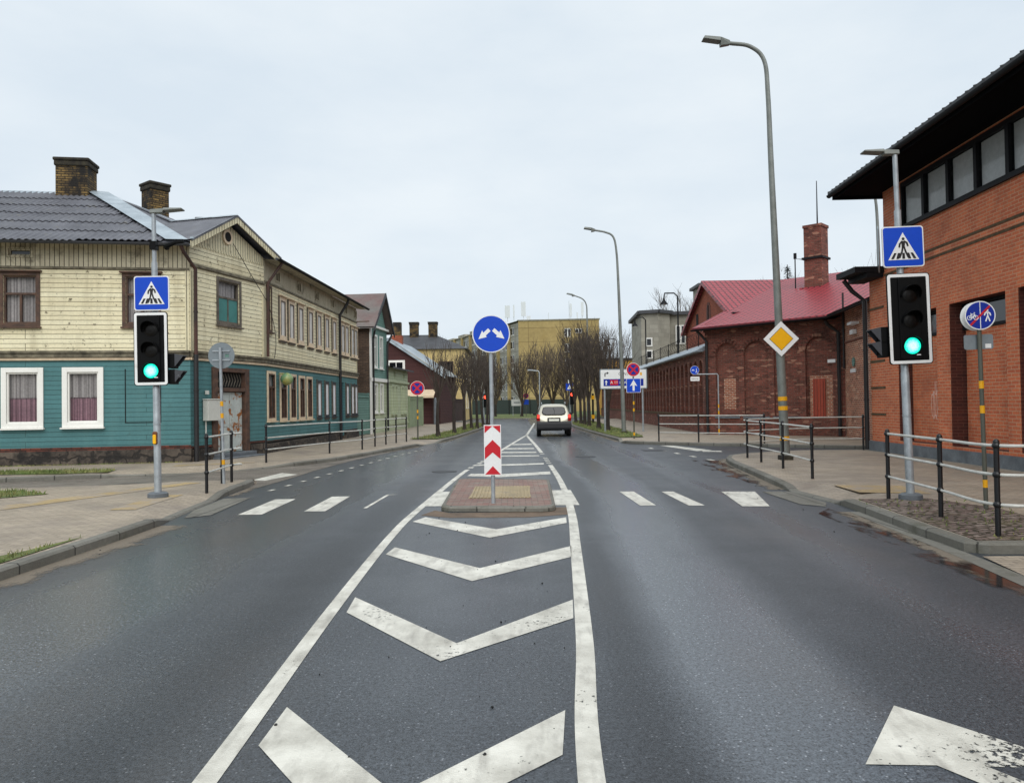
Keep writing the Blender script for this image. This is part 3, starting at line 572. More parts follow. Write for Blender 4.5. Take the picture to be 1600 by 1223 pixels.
# ------------------------------------------------------------------ windows, pipes
def window(F, par, u0, u1, z0, z1, fr='trimwhite', fw=.08, proud=.03, back=-.06, mull=(), tr=(), gl='glass', fill=None, fillname='curtain', sill=True, sash=None, hood=0, fw_=None, name='window'):
    mb = MB()
    for a, b, c, d in ((u0-fw, u0, z0-fw, z1+fw), (u1, u1+fw, z0-fw, z1+fw), (u0, u1, z1, z1+fw), (u0, u1, z0-fw, z0)):
        mb.fb(F, a, b, .003, proud, c, d)
    if hood: mb.fb(F, u0-fw-.05, u1+fw+.05, .003, proud+.09, z1+fw, z1+fw+hood)
    o = mb.build(name, fr, par, bevel=.006)
    if fw_ is not None:
        g = MB(); g.fb(F, u0, u1, -.04, fw_, z0, z1); g.build(fillname, fill, o); g = MB()
        for a, b, c, d in ((u0, u0+.03, z0, z1), (u1-.03, u1, z0, z1), (u0+.03, u1-.03, z1-.03, z1), (u0-fw-.025, u0-fw, z0-fw-.1, z1+fw+.05), (u0-fw, u1+fw, z0-fw-.11, z0-fw-.05)): g.fb(F, a, b, .003, proud+.012, c, d)
        g.build('edge_strip', 'trimgrey', o)
        if sill: g = MB(); g.fb(F, u0-fw-.03, u1+fw+.03, .003, proud+.05, z0-fw-.045, z0-fw-.002); g.build('sill', fr, o)
        return o
    sm = MB(); sw = .045
    for a, b, c, d in ((u0, u0+sw, z0, z1), (u1-sw, u1, z0, z1), (u0+sw, u1-sw, z1-sw, z1), (u0+sw, u1-sw, z0, z0+sw)): sm.fb(F, a, b, back-.05, back+.03, c, d)
    zt = z0+(z1-z0)*tr[0] if tr else z1-sw
    for t in tr: zz = z0+(z1-z0)*t; sm.fb(F, u0+sw, u1-sw, back-.05, back+.035, zz-.03, zz+.03)
    for x in mull: uu = u0+(u1-u0)*x; sm.fb(F, uu-.028, uu+.028, back-.05, back+.028, z0+sw, zt-(.03 if tr else 0))
    sm.build('sash', sash or fr, o)
    if gl:
        g = MB(); g.poly([F.p(u0, back-.01, z0), F.p(u1, back-.01, z0), F.p(u1, back-.01, z1), F.p(u0, back-.01, z1)]); g.build('pane', gl, o)
    if fill:
        fills = fill if isinstance(fill, list) else [(0, 1, fill)]
        for a, b, mt in fills:
            g = MB(); za, zb = z0+(z1-z0)*a, z0+(z1-z0)*b; n = 14
            for i in range(n):
                x0, x1 = u0+(u1-u0)*i/n, u0+(u1-u0)*(i+1)/n; w0, w1 = [back-.10-(.018 if fillname == 'curtain' else 0)*math.sin(j*2.1+u0*7) for j in (i, i+1)]
                g.poly([F.p(x0, w0, za), F.p(x1, w1, za), F.p(x1, w1, zb), F.p(x0, w0, zb)])
            g.build(fillname, mt, o)
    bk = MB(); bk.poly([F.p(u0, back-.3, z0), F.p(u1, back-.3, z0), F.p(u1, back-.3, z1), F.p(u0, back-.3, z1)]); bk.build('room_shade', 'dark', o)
    if sill: g = MB(); g.fb(F, u0-fw-.03, u1+fw+.03, .003, proud+.07, z0-fw-.045, z0-fw-.002); g.build('sill', fr, o)
    return o
def pipe(pts, par, mat='pipeblack', r=.05, name='drainpipe', brackets=True):
    mb = MB(); mb.tube(pts, r, 10)
    a, b = V(pts[-2]), V(pts[-1])
    if brackets:
        for i in range(1, int((a-b).length/1.6)+1): c = a+(b-a)*(i/(int((a-b).length/1.6)+1)); mb.tube([c-V((0, 0, .02)), c+V((0, 0, .02))], r+.012, 10)
    return mb.build(name, mat, par, smooth=True)
def gutter(p0, p1, par, r=.075, mat='gutter'):
    mb = MB(); p0, p1 = V(p0), V(p1); d = (p1-p0).normalized(); sd = V((d.y, -d.x, 0))
    A = [(math.cos(a)*r, math.sin(a)*r) for a in [math.pi+math.pi*i/8 for i in range(9)]]
    A2 = [(x*.86, y*.86) for x, y in A[::-1]]
    ring = A + A2; n = len(ring); b = len(mb.v)
    for p in (p0, p1): mb.v += [p + sd*x + V((0, 0, y)) for x, y in ring]
    for i in range(n): j = (i+1) % n; mb.f.append((b+i, b+j, b+n+j, b+n+i)); mb.mi.append(0)
    mb.f += [tuple(range(b, b+n)), tuple(range(b+n, b+2*n))]; mb.mi += [0, 0]
    n = int((p1-p0).length/1.3)
    for i in range(1, n): q = p0+(p1-p0)*i/n; mb.tube([q-sd*r*1.1+V((0, 0, .0)), q+V((0, 0, -r*1.12)), q+sd*r*1.1], .012, 5)
    return mb.build('gutter', mat, par, smooth=True)

# ------------------------------------------------------------------ cream and teal wooden house (left)
A0, B0, C0, D0 = (-14.65, 22.0), (-9.55, 22.8), (-8.53, 26.51), (-8.1, 40.15)
FA, FB, FC = Fr(A0, B0), Fr(B0, C0), Fr(C0, D0)
H1 = thing('wooden_house', 'two storey corner house of weathered boards, cream above and teal below, on a stone plinth', 'house', (-9.55, 22.8, .12))
UL = -7.0
AUW = [(.08, .96, 4.22, 5.60), (3.38, 4.26, 4.22, 5.60)]; ALW = [(.16, 1.0, 1.34, 2.80), (1.78, 2.62, 1.34, 2.80)]
AUW += [(-3.2, -2.32, 4.22, 5.60), (-6.2, -5.32, 4.22, 5.60)]; ALW += [(-1.9, -1.06, 1.34, 2.80), (-4.4, -3.56, 1.34, 2.80)]
BUW = [(1.34, 2.42, 4.42, 5.74)]
CUW = [(.26, .68, 4.42, 5.92)] + [(u, u+.50, 4.34, 5.62) for u in (1.60, 2.62, 3.78, 5.1, 6.36, 7.6, 8.86, 10.42, 11.2, 12.4, 13.1)]
CLW1 = [(.27, .92, 1.32, 2.88), (1.6, 2.2, 1.30, 2.86), (2.72, 3.3, 1.30, 2.86), (3.84, 4.42, 1.30, 2.84), (4.86, 5.44, 1.30, 2.84)]
CLW2 = [(u, u+.5, 1.34, 2.72) for u in (6.34, 7.54, 8.74, 11.28, 12.35, 13.1)]
ZB0, ZB1 = 3.14, 3.42
mb = MB(); mb.wall(FA, UL, FA.L, ZB1, 5.86, AUW); mb.wall(FB, 0, FB.L, ZB1, 6.62, BUW); mb.wall(FC, 0, FC.L, ZB1, 6.08, CUW); mb.build('upper_wall', 'cream', H1)
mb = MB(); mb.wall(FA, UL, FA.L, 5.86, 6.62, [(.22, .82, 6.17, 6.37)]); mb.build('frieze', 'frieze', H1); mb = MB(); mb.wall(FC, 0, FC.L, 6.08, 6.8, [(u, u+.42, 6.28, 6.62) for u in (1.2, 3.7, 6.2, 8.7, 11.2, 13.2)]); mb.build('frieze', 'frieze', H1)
mb = MB(); mb.wall(FA, UL, FA.L, .62, ZB0, ALW); mb.wall(FB, 0, FB.L, .55, ZB0, [(1.0, 2.86, .3, 2.98)]); mb.wall(FC, 0, FC.L, .5, ZB0, CLW1+CLW2+[(10.25, 10.85, .3, 2.86)]); mb.build('lower_wall', 'teal', H1)
for lo, hi, w, mt, nm in ((.52, .62, .03, 'redcourse', 'brick_course'), (-.2, .52, .09, 'plinth', 'plinth')):
    mb = MB(); mb.fb(FA, UL, FA.L+w*.4, -.3, w, lo-(.0), hi); mb.fb(FB, w*.2, .95, -.3, w, lo, hi-.04); mb.fb(FB, 2.92, FB.L-w*.2, -.3, w, lo, hi-.04)
    mb.fb(FC, 0, 10.2, -.3, w, lo, hi-.08); mb.fb(FC, 10.9, FC.L, -.3, w, lo, hi-.08); mb.build(nm, mt, H1)
mb = MB(); zz = [(3.14, 3.22, .06, 1), (3.225, 3.34, .10, 0), (3.345, 3.42, .14, 0)]
for lo, hi, w, mi in zz:
    for Fq in (FA, FB, FC): mb.fb(Fq, UL if Fq is FA else 0, Fq.L, -.05, w, lo, hi, mi)
mb.fb(FB, 0, FB.L, 0, .07, 5.94, 6.03); mb.fb(FA, UL, FA.L, 0, .05, 5.80, 5.87); mb.fb(FC, 0, FC.L, 0, .05, 6.03, 6.10); mb.build('belt_trim', ['trimdark', 'trimcream'], H1, bevel=.01)
mb = MB()
for Fq, u in ((FA, FA.L), (FB, 0), (FB, FB.L), (FC, 0), (FC, FC.L)):
    s0 = -.13 if u > .1 else .01; mb = MB(); mb.fb(Fq, u+s0, u+s0+.12, .002, .025, ZB1, 5.8, 0); mb.build('corner_board', 'gableb', H1)
mb = MB()   # far gable wall and back, closing the volume
bk = V((-14.66-1.5, 40.6, 0)); mb.poly([FC.p(FC.L, 0, 0), V((-20, 40.6, 0)), V((-20, 40.6, 6.8)), V((-14.6, 40.6, 9.5)), FC.p(FC.L, 0, 6.8)]); mb.build('end_wall', 'brownbrick', H1)
for q in AUW[:2]+AUW[2:]: window(FA, H1, *q, fr='trimbrown', fw=.10, mull=(.5,), tr=(.62,), fill='curtaing', hood=.05)
for q in ALW: window(FA, H1, *q, fr='trimwhite', fw=.14, proud=.05, fill=[(.47, 1, 'curtaing'), (0, .5, 'curtainp')], back=-.03)
window(FB, H1, *BUW[0], fr='trimgrey', fw=.10, mull=(.5,), tr=(.6,), gl='glass', fill=[(.58, 1, 'curtaing')])  # upper curtain added to imitate the pale reflection in the glass
mb = MB(); mb.fb(FB, 1.39, 1.85, -.055, -.045, 4.46, 5.18); mb.fb(FB, 1.91, 2.37, -.055, -.045, 4.46, 5.18); mb.build('shutter', 'tealboard', H1)
window(FC, H1, *CUW[0], fr='trimbrown', fw=.07, mull=(.5,), tr=(.66,), gl='glassdark', fill=None)
for q in CUW[1:]: window(FC, H1, *q, fr='trimpink', fw=.15, proud=.05, fill='boardup', fillname='boarding', fw_=.025, hood=.03)
for q in CLW1: window(FC, H1, *q, fr='trimcream', fw=.10, proud=.045, gl='glass', fill='curtaing', back=.015, mull=(.5,), tr=(.7,), sash='trimbrown')
for q in CLW2: window(FC, H1, *q, fr='trimblack', fw=.10, proud=.035, fill='boardwhite', fillname='boarding', fw_=.02)
for u in (.22,): window(FA, H1, u, u+.6, 6.17, 6.37, fr='frieze', fw=.05, gl='glassdark', sill=False)
for u in (1.2, 3.7, 6.2, 8.7, 11.2, 13.2): window(FC, H1, u, u+.42, 6.28, 6.62, fr='frieze', fw=.05, gl='glassdark', sill=False)
mb = MB()   # outline of the blocked window on the side wall
for a, b, c, d in ((3.34, 3.365, 1.32, 2.88), (3.34, 4.34, 1.30, 1.32), (4.32, 4.34, 1.32, 2.88)): mb.fb(FA, a, b, 0, .012, c, d)
mb.build('blind_window', 'dark', H1)
# door in the chamfered corner
d = MB()
for a, b, c, e in ((.98, 1.22, .22, 2.98), (2.64, 2.88, .22, 2.98), (1.22, 2.64, 2.84, 2.98), (1.22, 2.64, 2.22, 2.34)): d.fb(FB, a, b, -.12, .06, c, e)
DR = d.build('door', 'trimbrown', H1, bevel=.01)
d = MB(); d.fb(FB, 1.26, 1.92, -.12, -.05, .26, 2.2); d.fb(FB, 1.95, 2.60, -.12, -.05, .26, 2.2)
for u in (1.34, 2.03):
    for z0, z1 in ((.36, .95), (1.1, 2.1)): d.fb(FB, u, u+.50, -.05, -.035, z0, z1)
d.build('door_leaf', 'doorpeel', DR, bevel=.008)
d = MB(); d.fb(FB, 1.24, 2.62, -.11, -.09, 2.34, 2.84); d.build('transom', 'dark', DR)
d = MB()
for i in range(9):
    u = 1.30+i*.145
    d.stroke(FB, [(u, 2.38), (u+.10, 2.58)], .022, -.07, -.05); d.stroke(FB, [(u+.10, 2.60), (u, 2.80)], .022, -.07, -.05)
d.build('transom_grille', 'trimgrey', DR)
d = MB(); d.fb(FB, .9, 3.0, 0, .55, .0, .17); d.fb(FB, 1.0, 2.9, -.1, .3, .172, .28); d.build('door_step', 'plinthgrey', H1, bevel=.015)
d = MB(); d.fb(FC, 10.3, 10.8, -.12, -.05, .3, 2.82); d.build('side_door', 'doorblue', H1)
d = MB(); d.fb(FB, .52, 1.16, .03, .22, 1.32, 1.95); d.fb(FB, .50, 1.18, .03, .24, 1.952, 1.985); d.tube([FB.p(.62, .06, 1.32), FB.p(.62, .06, .3)], .025, 6); d.fb(FB, .62, .74, .03, .1, 2.12, 2.24); BX = d.build('meter_box', 'box', H1, bevel=.01)
d = MB(); d.ball(FC.p(1.38, .32, 2.72), .23, 14); d.tube([FC.p(1.38, .0, 2.9), FC.p(1.38, .3, 2.92)], .02, 6); d.build('wall_lamp', 'green', H1, smooth=True)
# roof
ZEA, ZEC = 6.52, 6.86; OV = .5
eA = FA.p(UL, OV, ZEA); eB = FA.p(FA.L+.1, OV, ZEA); eB2 = FB.p(.1, -.14, ZEA+.04); eC2 = FB.p(FB.L-.1, -.14, ZEC); eC = FC.p(.1, OV, ZEC); eD = FC.p(FC.L+.3, OV, ZEC)
R1 = V((-14.66, 28.0, 9.55)); RA = R1 - FA.u*12; R2 = V((-14.3, 40.6, 9.55))
mb = MB(); th = V((0, 0, .06))
for P in ([eA, eB, R1, RA], [eB, eB2, eC2, eC, R1], [eC, eD, R2, R1], [RA, R1, R2, V((-20.5, 40.6, 6.8)), V((-24, 31, 6.8))]):
    mb.poly(P); mb.poly([p-th for p in P][::-1])
nA = (eB-eA).cross(RA-eA).normalized(); nA = nA if nA.z > 0 else -nA; sl = (RA-eA)-FA.u*((RA-eA).dot(FA.u)); rows = 6
def hipx(f): return (eB-eA).dot(FA.u) + ((R1-eB).dot(FA.u))*f
rr = random.Random(2)
for i in range(rows):
    f0, f1 = i/rows-.012, min(1, (i+1)/rows); ue = hipx(f1)-.03; st = .0475; nU = int(ue/st); prev = None; jog = 0
    for j in range(nU+1):
        u = ue-j*st
        if j % 24 == 0: jog = rr.uniform(-.012, .012)
        h = .024*math.cos(2*math.pi*u/.19); lo = eA+FA.u*u+sl*(f0+jog)+nA*(h+.075); hi = eA+FA.u*u+sl*(f1+.01)+nA*(h+.035); dn = lo-nA*.02
        if prev: mb.poly([lo, prev[0], prev[1], hi]); mb.poly([lo, prev[0], prev[2], dn])
        prev = (lo, hi, dn)
for a, b in ((eA, eB), (eB, eB2), (eC, eD), (eD, R2)): mb.poly([a, b, b-th, a-th])
RF_ = mb.build('roof', 'roofgrey', H1)
mb = MB()   # soffits and fascia
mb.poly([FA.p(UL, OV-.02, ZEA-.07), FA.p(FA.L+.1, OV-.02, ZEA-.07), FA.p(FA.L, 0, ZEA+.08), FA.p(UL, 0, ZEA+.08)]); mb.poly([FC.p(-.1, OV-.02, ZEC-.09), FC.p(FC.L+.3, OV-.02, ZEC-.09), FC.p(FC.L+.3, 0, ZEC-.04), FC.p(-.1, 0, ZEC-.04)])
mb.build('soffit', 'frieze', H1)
def strip(a, b, sd, wd, par, mat='zinc', name='ridge_cap', lift=.05):
    mb = MB(); a, b = V(a), V(b); d = (b-a).normalized(); s_ = V(sd).normalized()*wd; up = V((0, 0, lift))
    mb.poly([a+up, b+up, b+up*.2+s_, a+up*.2+s_]); mb.poly([a+up, b+up, b+up*.2-s_*.9+V((0, 0, -.05)), a+up*.2-s_*.9+V((0, 0, -.05))]); return mb.build(name, mat, par)
n1 = (eB-eA).cross(R1-eA).normalized(); sd = n1.cross((R1-eB)).normalized()
mb = MB(); a, b = eB, R1
mb.poly([a+n1*.11, b+n1*.11, b+n1*.11-FA.u*.75+V((0, 0, .05)), a+n1*.11-FA.u*.62]); nC = (eC2-eB2).cross(R1-eB2).normalized()
nC = nC if nC.z > 0 else -nC; mb.poly([eB+nC*.035, R1+nC*.035, R1+FB.u*.15+nC*.04, eB2+FB.u*.25+nC*.035])
h2 = lambda t, s: R1+(eC2-R1)*t+nC*.06-FB.u*s*(.2+t); mb.poly([h2(.06, .15), h2(.06, .55), h2(.62, .75), h2(.62, .1)]); mb.build('hip_flashing', 'zinc', RF_, recalc=False)
strip(RA+V((0, 0, .02)), R1+V((0, 0, .02)), (FA.n.x, FA.n.y, -.5), .22, RF_)
def chimney(c, sx, sy, z0, z1, par, ang=0, mat='chimbrick'):
    u = V((math.cos(ang), math.sin(ang), 0)); Fq = Pl((c[0], c[1], 0), u, (0, 0, 1)); mb = MB()
    mb.fb(Fq, -sx/2, sx/2, -sy/2, sy/2, z0, z1-.16); mb.fb(Fq, -sx/2-.04, sx/2+.04, -sy/2-.04, sy/2+.04, z0+.15, z0+.42); o = mb.build('chimney', mat, par)
    mb = MB(); mb.fb(Fq, -sx/2-.05, sx/2+.05, -sy/2-.05, sy/2+.05, z1-.30, z1-.12); mb.fb(Fq, -sx/2-.08, sx/2+.08, -sy/2-.08, sy/2+.08, z1-.12, z1); mb.build('chimney_cap', 'soot', o, bevel=.04); return o
chimney((-15.7, 27.75), 1.06, .9, 8.7, 10.72, RF_, .155); chimney((-13.75, 29.7), .72, .72, 8.4, 10.42, RF_, .9); chimney((-13.25, 33.4), .6, .6, 8.5, 9.95, RF_, .1)
# gable over the corner
mb = MB(); gp = [(0, 6.62), (FB.L, 6.62), (FB.L, 6.86), (1.88, 7.60), (0, 6.62)]; mb.prism(FB, gp, -.12, 0); GB = mb.build('gable', 'gableb', H1)
mb = MB()
for i in range(26): u = .08+i*.145; mb.prism(FB, [(u-.075, 6.66), (u-.06, 6.60), (u, 6.565), (u+.06, 6.60), (u+.075, 6.66)], 0, .02)
mb.build('scalloped_edge', 'gableb', GB)
mb = MB(); mb.disc(FB, 1.80, 7.17, .24, 0, .05, 24); mb.build('round_window', 'trimcream', GB); mb = MB(); mb.disc(FB, 1.80, 7.17, .155, .05, .056, 24); mb.build('vent_hole', 'dark', GB)
mb = MB(); L0, L1, AP = (-.35, 6.60), (FB.L+.55, 6.90), (1.88, 7.82)
for P, Q in ((L0, AP), (AP, L1)):
    mb.prism(FB, [P, Q, (Q[0], Q[1]-.20), (P[0], P[1]-.20)], .30, .34)
mb.build('bargeboard', 'gableb', GB)
mb = MB(); bkd = 2.1
for P, Q in ((L0, AP), (AP, L1)):
    q = [FB.p(P[0], .36, P[1]+.05), FB.p(Q[0], .36, Q[1]+.05), FB.p(Q[0], -bkd, Q[1]+.05), FB.p(P[0], -bkd, P[1]+.05)]; mb.poly(q); mb.poly([p-V((0, 0, .06)) for p in q][::-1]); mb.poly([q[0], q[1], q[1]-V((0, 0, .06)), q[0]-V((0, 0, .06))])
mb.poly([FB.p(L0[0], -bkd, L0[1]), FB.p(AP[0], -bkd, AP[1]), FB.p(L1[0], -bkd, L1[1])]); mb.build('gable_roof', 'roofgrey', RF_)
mb = MB(); mb.fb(FB, L0[0]-.0, L0[0]+.06, .30, .40, 6.66, 6.72)
mb.poly([FB.p(1.68, .40, 7.82), FB.p(1.88, .40, 7.90), FB.p(1.88, -2.1, 7.90), FB.p(1.68, -2.1, 7.82)]); mb.poly([FB.p(L0[0], .405, 6.67), FB.p(1.86, .405, 7.90), FB.p(1.86, .37, 7.89), FB.p(L0[0], .37, 6.66)]); mb.build('gable_flashing', 'zinc', RF_, recalc=False)
gutter(FA.p(UL, OV+.06, ZEA-.02), FA.p(FA.L+.15, OV+.06, ZEA-.02), H1); gutter(FC.p(-.2, OV+.06, ZEC-.04), FC.p(FC.L+.4, OV+.06, ZEC-.04), H1, mat='blackmetal')
pipe([FA.p(FA.L-.1, OV+.04, ZEA-.08), FA.p(FA.L-.05, OV-.05, ZEA-.25), FB.p(.06, .16, 5.85), FB.p(.06, .16, 3.3)], H1, 'pipebrown', .055)
pipe([FB.p(.06, .16, 3.3), FB.p(.06, .16, .1)], H1, 'pipeblack', .07)
pipe([FC.p(.35, OV+.02, ZEC-.12), FC.p(.05, .12, 6.0), FC.p(.03, .11, 3.45)], H1, 'pipebrown', .05)
pipe([FC.p(9.9, OV+.02, ZEC-.1), FC.p(9.9, OV-.05, ZEC-.3), FC.p(9.75, .13, 6.0), FC.p(9.75, .13, .15)], H1, 'pipeblack', .065)
mb = MB(); P = []
for i in range(9): t = i/8; P.append(FB.p(2.05+(FB.L-2.05)*t, .06+.1*math.sin(t*3.1), 7.0-1.55*t-.18*math.sin(t*3.1)))
for i in range(1, 9): t = i/8; P.append(FC.p(.1+.9*math.sin(t*2.2), .06, 5.45-2.0*t))
mb.tube(P, .012, 5); mb.build('cable', 'black', H1)

# ------------------------------------------------------------------ buildings further along on the left
def simple_gate(name, label, cat, P0, P1, z1, mat, posts=True, group=None):
    Fq = Fr(P0, P1); t = thing(name, label, cat, (P0[0], P0[1], .12), group); mb = MB(); mb.fb(Fq, .06, Fq.L-.06, -.03, .03, .16, z1); mb.build('board_panel', mat, t)
    mb = MB(); mb.fb(Fq, .06, Fq.L-.06, .03, .07, z1-.2, z1-.1); mb.fb(Fq, .06, Fq.L-.06, -.06, .06, z1+.002, z1+.05); mb.build('rail', mat, t)
    for u in (0, Fq.L): mb = MB(); mb.fb(Fq, u-.06, u+.06, -.07, .07, .1, z1+.08); mb.build('post', mat, t)
    return t
simple_gate('yard_gate', 'teal board gate closing the gap between the wooden house and the brick side wall', 'gate', (-8.25, 40.35), (-8.08, 43.1), 2.35, 'tgreen')
P0, P1 = (-8.0, 43.3), (-7.62, 46.9); F2 = Fr(P0, P1)
T = thing('gabled_house', 'narrow faded teal house with a street gable and a rough brown brick side wall', 'house', (-8, 43.3, .12))
wn = [(u, u+.5, 4.0, 5.7) for u in (.9, 2.1)]; wl = [(u, u+.5, 1.4, 2.9) for u in (.9, 2.1)]
mb = MB(); mb.wall(F2, 0, F2.L, 3.3, 6.3, wn); mb.prism(F2, [(.2, 6.3), (F2.L-.2, 6.3), (F2.L/2+.3, 8.1)], -.2, 0); mb.build('upper_wall', 'tgreen', T)
mb = MB(); mb.wall(F2, 0, F2.L, .1, 3.1, wl); mb.build('lower_wall', 'pgreen', T)
mb = MB(); mb.fb(F2, -.05, F2.L+.05, 0, .12, 3.1, 3.3); mb.fb(F2, -.05, .2, .003, .08, .1, 6.3); mb.fb(F2, -.05, F2.L+.05, 0, .15, 6.2, 6.32); mb.build('trim', 'trimwhite', T)
mb = MB(); bw = F2.p(-.02, 0, 0); mb.poly([bw, bw+V((-9, .8, 0)), bw+V((-9, .8, 6.5)), bw+V((0, 0, 6.5))]); mb.build('side_wall', 'brownbrick', T)
mb = MB()
for s0, s1 in ((-.35, F2.L/2+.3), (F2.L+.35, F2.L/2+.3)): mb.poly([F2.p(s0, .4, 6.15), F2.p(s1, .4, 8.35), F2.p(s1, -9, 8.35), F2.p(s0, -9, 6.15)]); mb.poly([F2.p(s0, .4, 6.05), F2.p(s1, .4, 8.25), F2.p(s1, -9, 8.25), F2.p(s0, -9, 6.05)])
mb.build('roof', 'rustroof', T)
mb = MB()
for s0, s1 in ((-.4, F2.L/2+.3), (F2.L+.4, F2.L/2+.3)): mb.prism(F2, [(s0, 6.1), (s1, 8.36), (s1, 8.12), (s0, 5.88)], .36, .42)
mb.build('bargeboard', 'trimblack', T)
for q in wn+wl: window(F2, T, *q, fr='trimwhite', fw=.12, tr=(.65,), gl='glassdark')
pipe([F2.p(.05, .3, 6.0), F2.p(.3, .12, 5.5), F2.p(.3, .12, .2)], T, 'pipeblack', .06); pipe([F2.p(F2.L-.1, .35, 6.0), F2.p(F2.L-.3, .12, 5.4), F2.p(F2.L-.3, .12, .2)], T, 'pipeblack', .06)
F3 = Fr((-7.62, 47.0), (-7.3, 53.8)); T = thing('low_house', 'low pale green wooden house between the gabled house and the board fence', 'house', (-7.6, 47.0, .12))
wl = [(u, u+.5, 1.3, 2.9) for u in (1.2, 2.3, 4.4, 5.5)]; ws = [(u, u+.35, 3.5, 3.9) for u in (2.0, 5.2)]
mb = MB(); mb.wall(F3, 0, F3.L, .1, 4.15, wl+ws); mb.poly([F3.p(F3.L, 0, .1), F3.p(F3.L, -6, .1), F3.p(F3.L, -6, 5.2), F3.p(F3.L, 0, 4.15)]); mb.build('wall', 'pgreen', T)
mb = MB(); mb.fb(F3, 0, F3.L, .003, .12, 3.15, 3.3); mb.fb(F3, 0, F3.L, .003, .06, .5, .6); mb.build('trim', 'pgreen', T)
mb = MB(); mb.poly([F3.p(-.2, .4, 4.1), F3.p(F3.L+.3, .4, 4.1), F3.p(F3.L+.3, -6, 5.6), F3.p(-.2, -6, 5.6)]); mb.poly([F3.p(-.2, .4, 4.0), F3.p(F3.L+.3, .4, 4.0), F3.p(F3.L+.3, -6, 5.5), F3.p(-.2, -6, 5.5)]); mb.poly([F3.p(-.2, .4, 4.0), F3.p(F3.L+.3, .4, 4.0), F3.p(F3.L+.3, .4, 4.1), F3.p(-.2, .4, 4.1)]); mb.build('roof', 'darkroof', T)
for q in wl: window(F3, T, *q, fr='pgreen', fw=.14, proud=.07, tr=(.65,), gl='glassdark', sash='trimwhite')
for q in ws: window(F3, T, *q, fr='pgreen', fw=.04, gl='glassdark', sill=False)
simple_gate('board_fence', 'pale green board fence beyond the low green house', 'fence', (-7.25, 54.0), (-6.95, 59.4), 2.3, 'pgreenv')
# maroon house with its gable towards us
F4 = Fr((-14.2, 64.6), (-6.0, 64.0)); T = thing('maroon_house', 'dark maroon boarded house with a white attic window and a sloping grey roof', 'house', (-6, 64, .12))
mb = MB(); mb.wall(F4, 0, F4.L, .1, 4.35, [(5.0, 6.0, .8, 1.9)]); mb.prism(F4, [(0, 4.35), (F4.L, 4.35), (F4.L/2-.2, 7.2)], -.2, 0)
mb.poly([F4.p(F4.L, 0, .1), F4.p(F4.L, -9, .1), F4.p(F4.L, -9, 4.35), F4.p(F4.L, 0, 4.35)]); mb.build('wall', 'maroon', T)
mb = MB()
for s0, s1 in ((-.4, F4.L/2-.2), (F4.L+.5, F4.L/2-.2)): mb.poly([F4.p(s0, .35, 4.15), F4.p(s1, .35, 7.35), F4.p(s1, -9.5, 7.35), F4.p(s0, -9.5, 4.15)]); mb.prism(F4, [(s0, 4.12), (s1, 7.32), (s1, 7.10), (s0, 3.90)], .28, .34)
mb.build('roof', 'zinc', T); window(F4, T, 3.95, 5.15, 4.55, 5.35, fr='trimwhite', fw=.14, mull=(.5,), gl='glassdark', sill=False, back=.05)
chm = MB(); chm.box(-10.6, -9.7, 68, 68.9, 5.5, 7.9); chm.box(-10.5, -9.8, 68.1, 68.8, 7.9, 9.1, 1); chm.build('chimney', ['rbrickfar', 'chimbrick'], T)
mb = MB(); mb.poly([F4.p(4.2, .02, 3.0), F4.p(7.9, .02, 3.0), F4.p(7.9, 1.2, 2.45), F4.p(4.2, 1.2, 2.45)]); mb.fb(F4, 4.2, 7.9, 1.15, 1.22, 2.3, 2.46); mb.build('porch_roof', 'trimcream', T)
simple_gate('plank_gate', 'dark brown plank gate in front of the maroon house', 'gate', (-6.45, 63.2), (-6.0, 66.4), 2.3, 'fencebrown')
simple_gate('plank_fence', 'brown plank fence along the footway behind the left row of trees', 'fence', (-5.75, 69.0), (-4.9, 76.5), 2.2, 'fencebrown')
T = thing('gate_post', 'single pale grey concrete post beside the dark plank gate', 'post', (-6.2, 62.9, .12)); mb = MB(); mb.tube([(-6.2, 62.9, .1), (-6.2, 62.9, 2.2), (-6.2, 62.9, 2.3)], [.22, .2, .1], 10); mb.build('shaft', 'plinthgrey', T, smooth=True)
# yellow rendered house with hip roof
T = thing('yellow_house', 'yellow rendered house with a dark hip roof and two sooty chimneys', 'house', (-4.6, 78, .12))
x0, x1, y0, y1 = -14.5, -4.7, 77, 90; Fy = Fr((x0, y0), (x1, y0)); Fy2 = Fr((x1, y0), (x1, y1))
wy = [(4.2, 5.3, 4.6, 6.0), (7.3, 8.6, 4.3, 6.0), (4.2, 5.3, 1.5, 3.0), (7.3, 8.6, 1.5, 3.0)]; wy2 = [(u, u+1.0, z, z+1.6) for u in (1.5, 5, 8.5) for z in (1.4, 4.4)]
mb = MB(); mb.wall(Fy, 0, Fy.L, .1, 7.35, wy); mb.wall(Fy2, 0, Fy2.L, .1, 7.35, wy2); mb.build('wall', 'yhouse', T)
mb = MB(); e = .4; q = [V((x0-e, y0-e, 7.3)), V((x1+e, y0-e, 7.3)), V((x1+e, y1, 7.3)), V((x0-e, y1, 7.3))]; ra, rb = V((x0+2, y0+5, 9.2)), V((x1-3.4, y0+5, 9.2))
for P in ([q[0], q[1], rb, ra], [q[1], q[2], rb], [q[2], q[3], ra, rb], [q[3], q[0], ra]): mb.poly(P)
mb.poly(q); mb.build('roof', 'darkroof', T)
for q_ in wy: window(Fy, T, *q_, fr='trimbrown', fw=.08, mull=(.5,), gl='glassdark')
for q_ in wy2: window(Fy2, T, *q_, fr='trimwhite', fw=.08, mull=(.5,), gl='glassdark')
for cx in (-10.3, -8.3): chimney((cx, 81.5), .9, .9, 8.2, 10.5, T, 0, 'chimbrick')

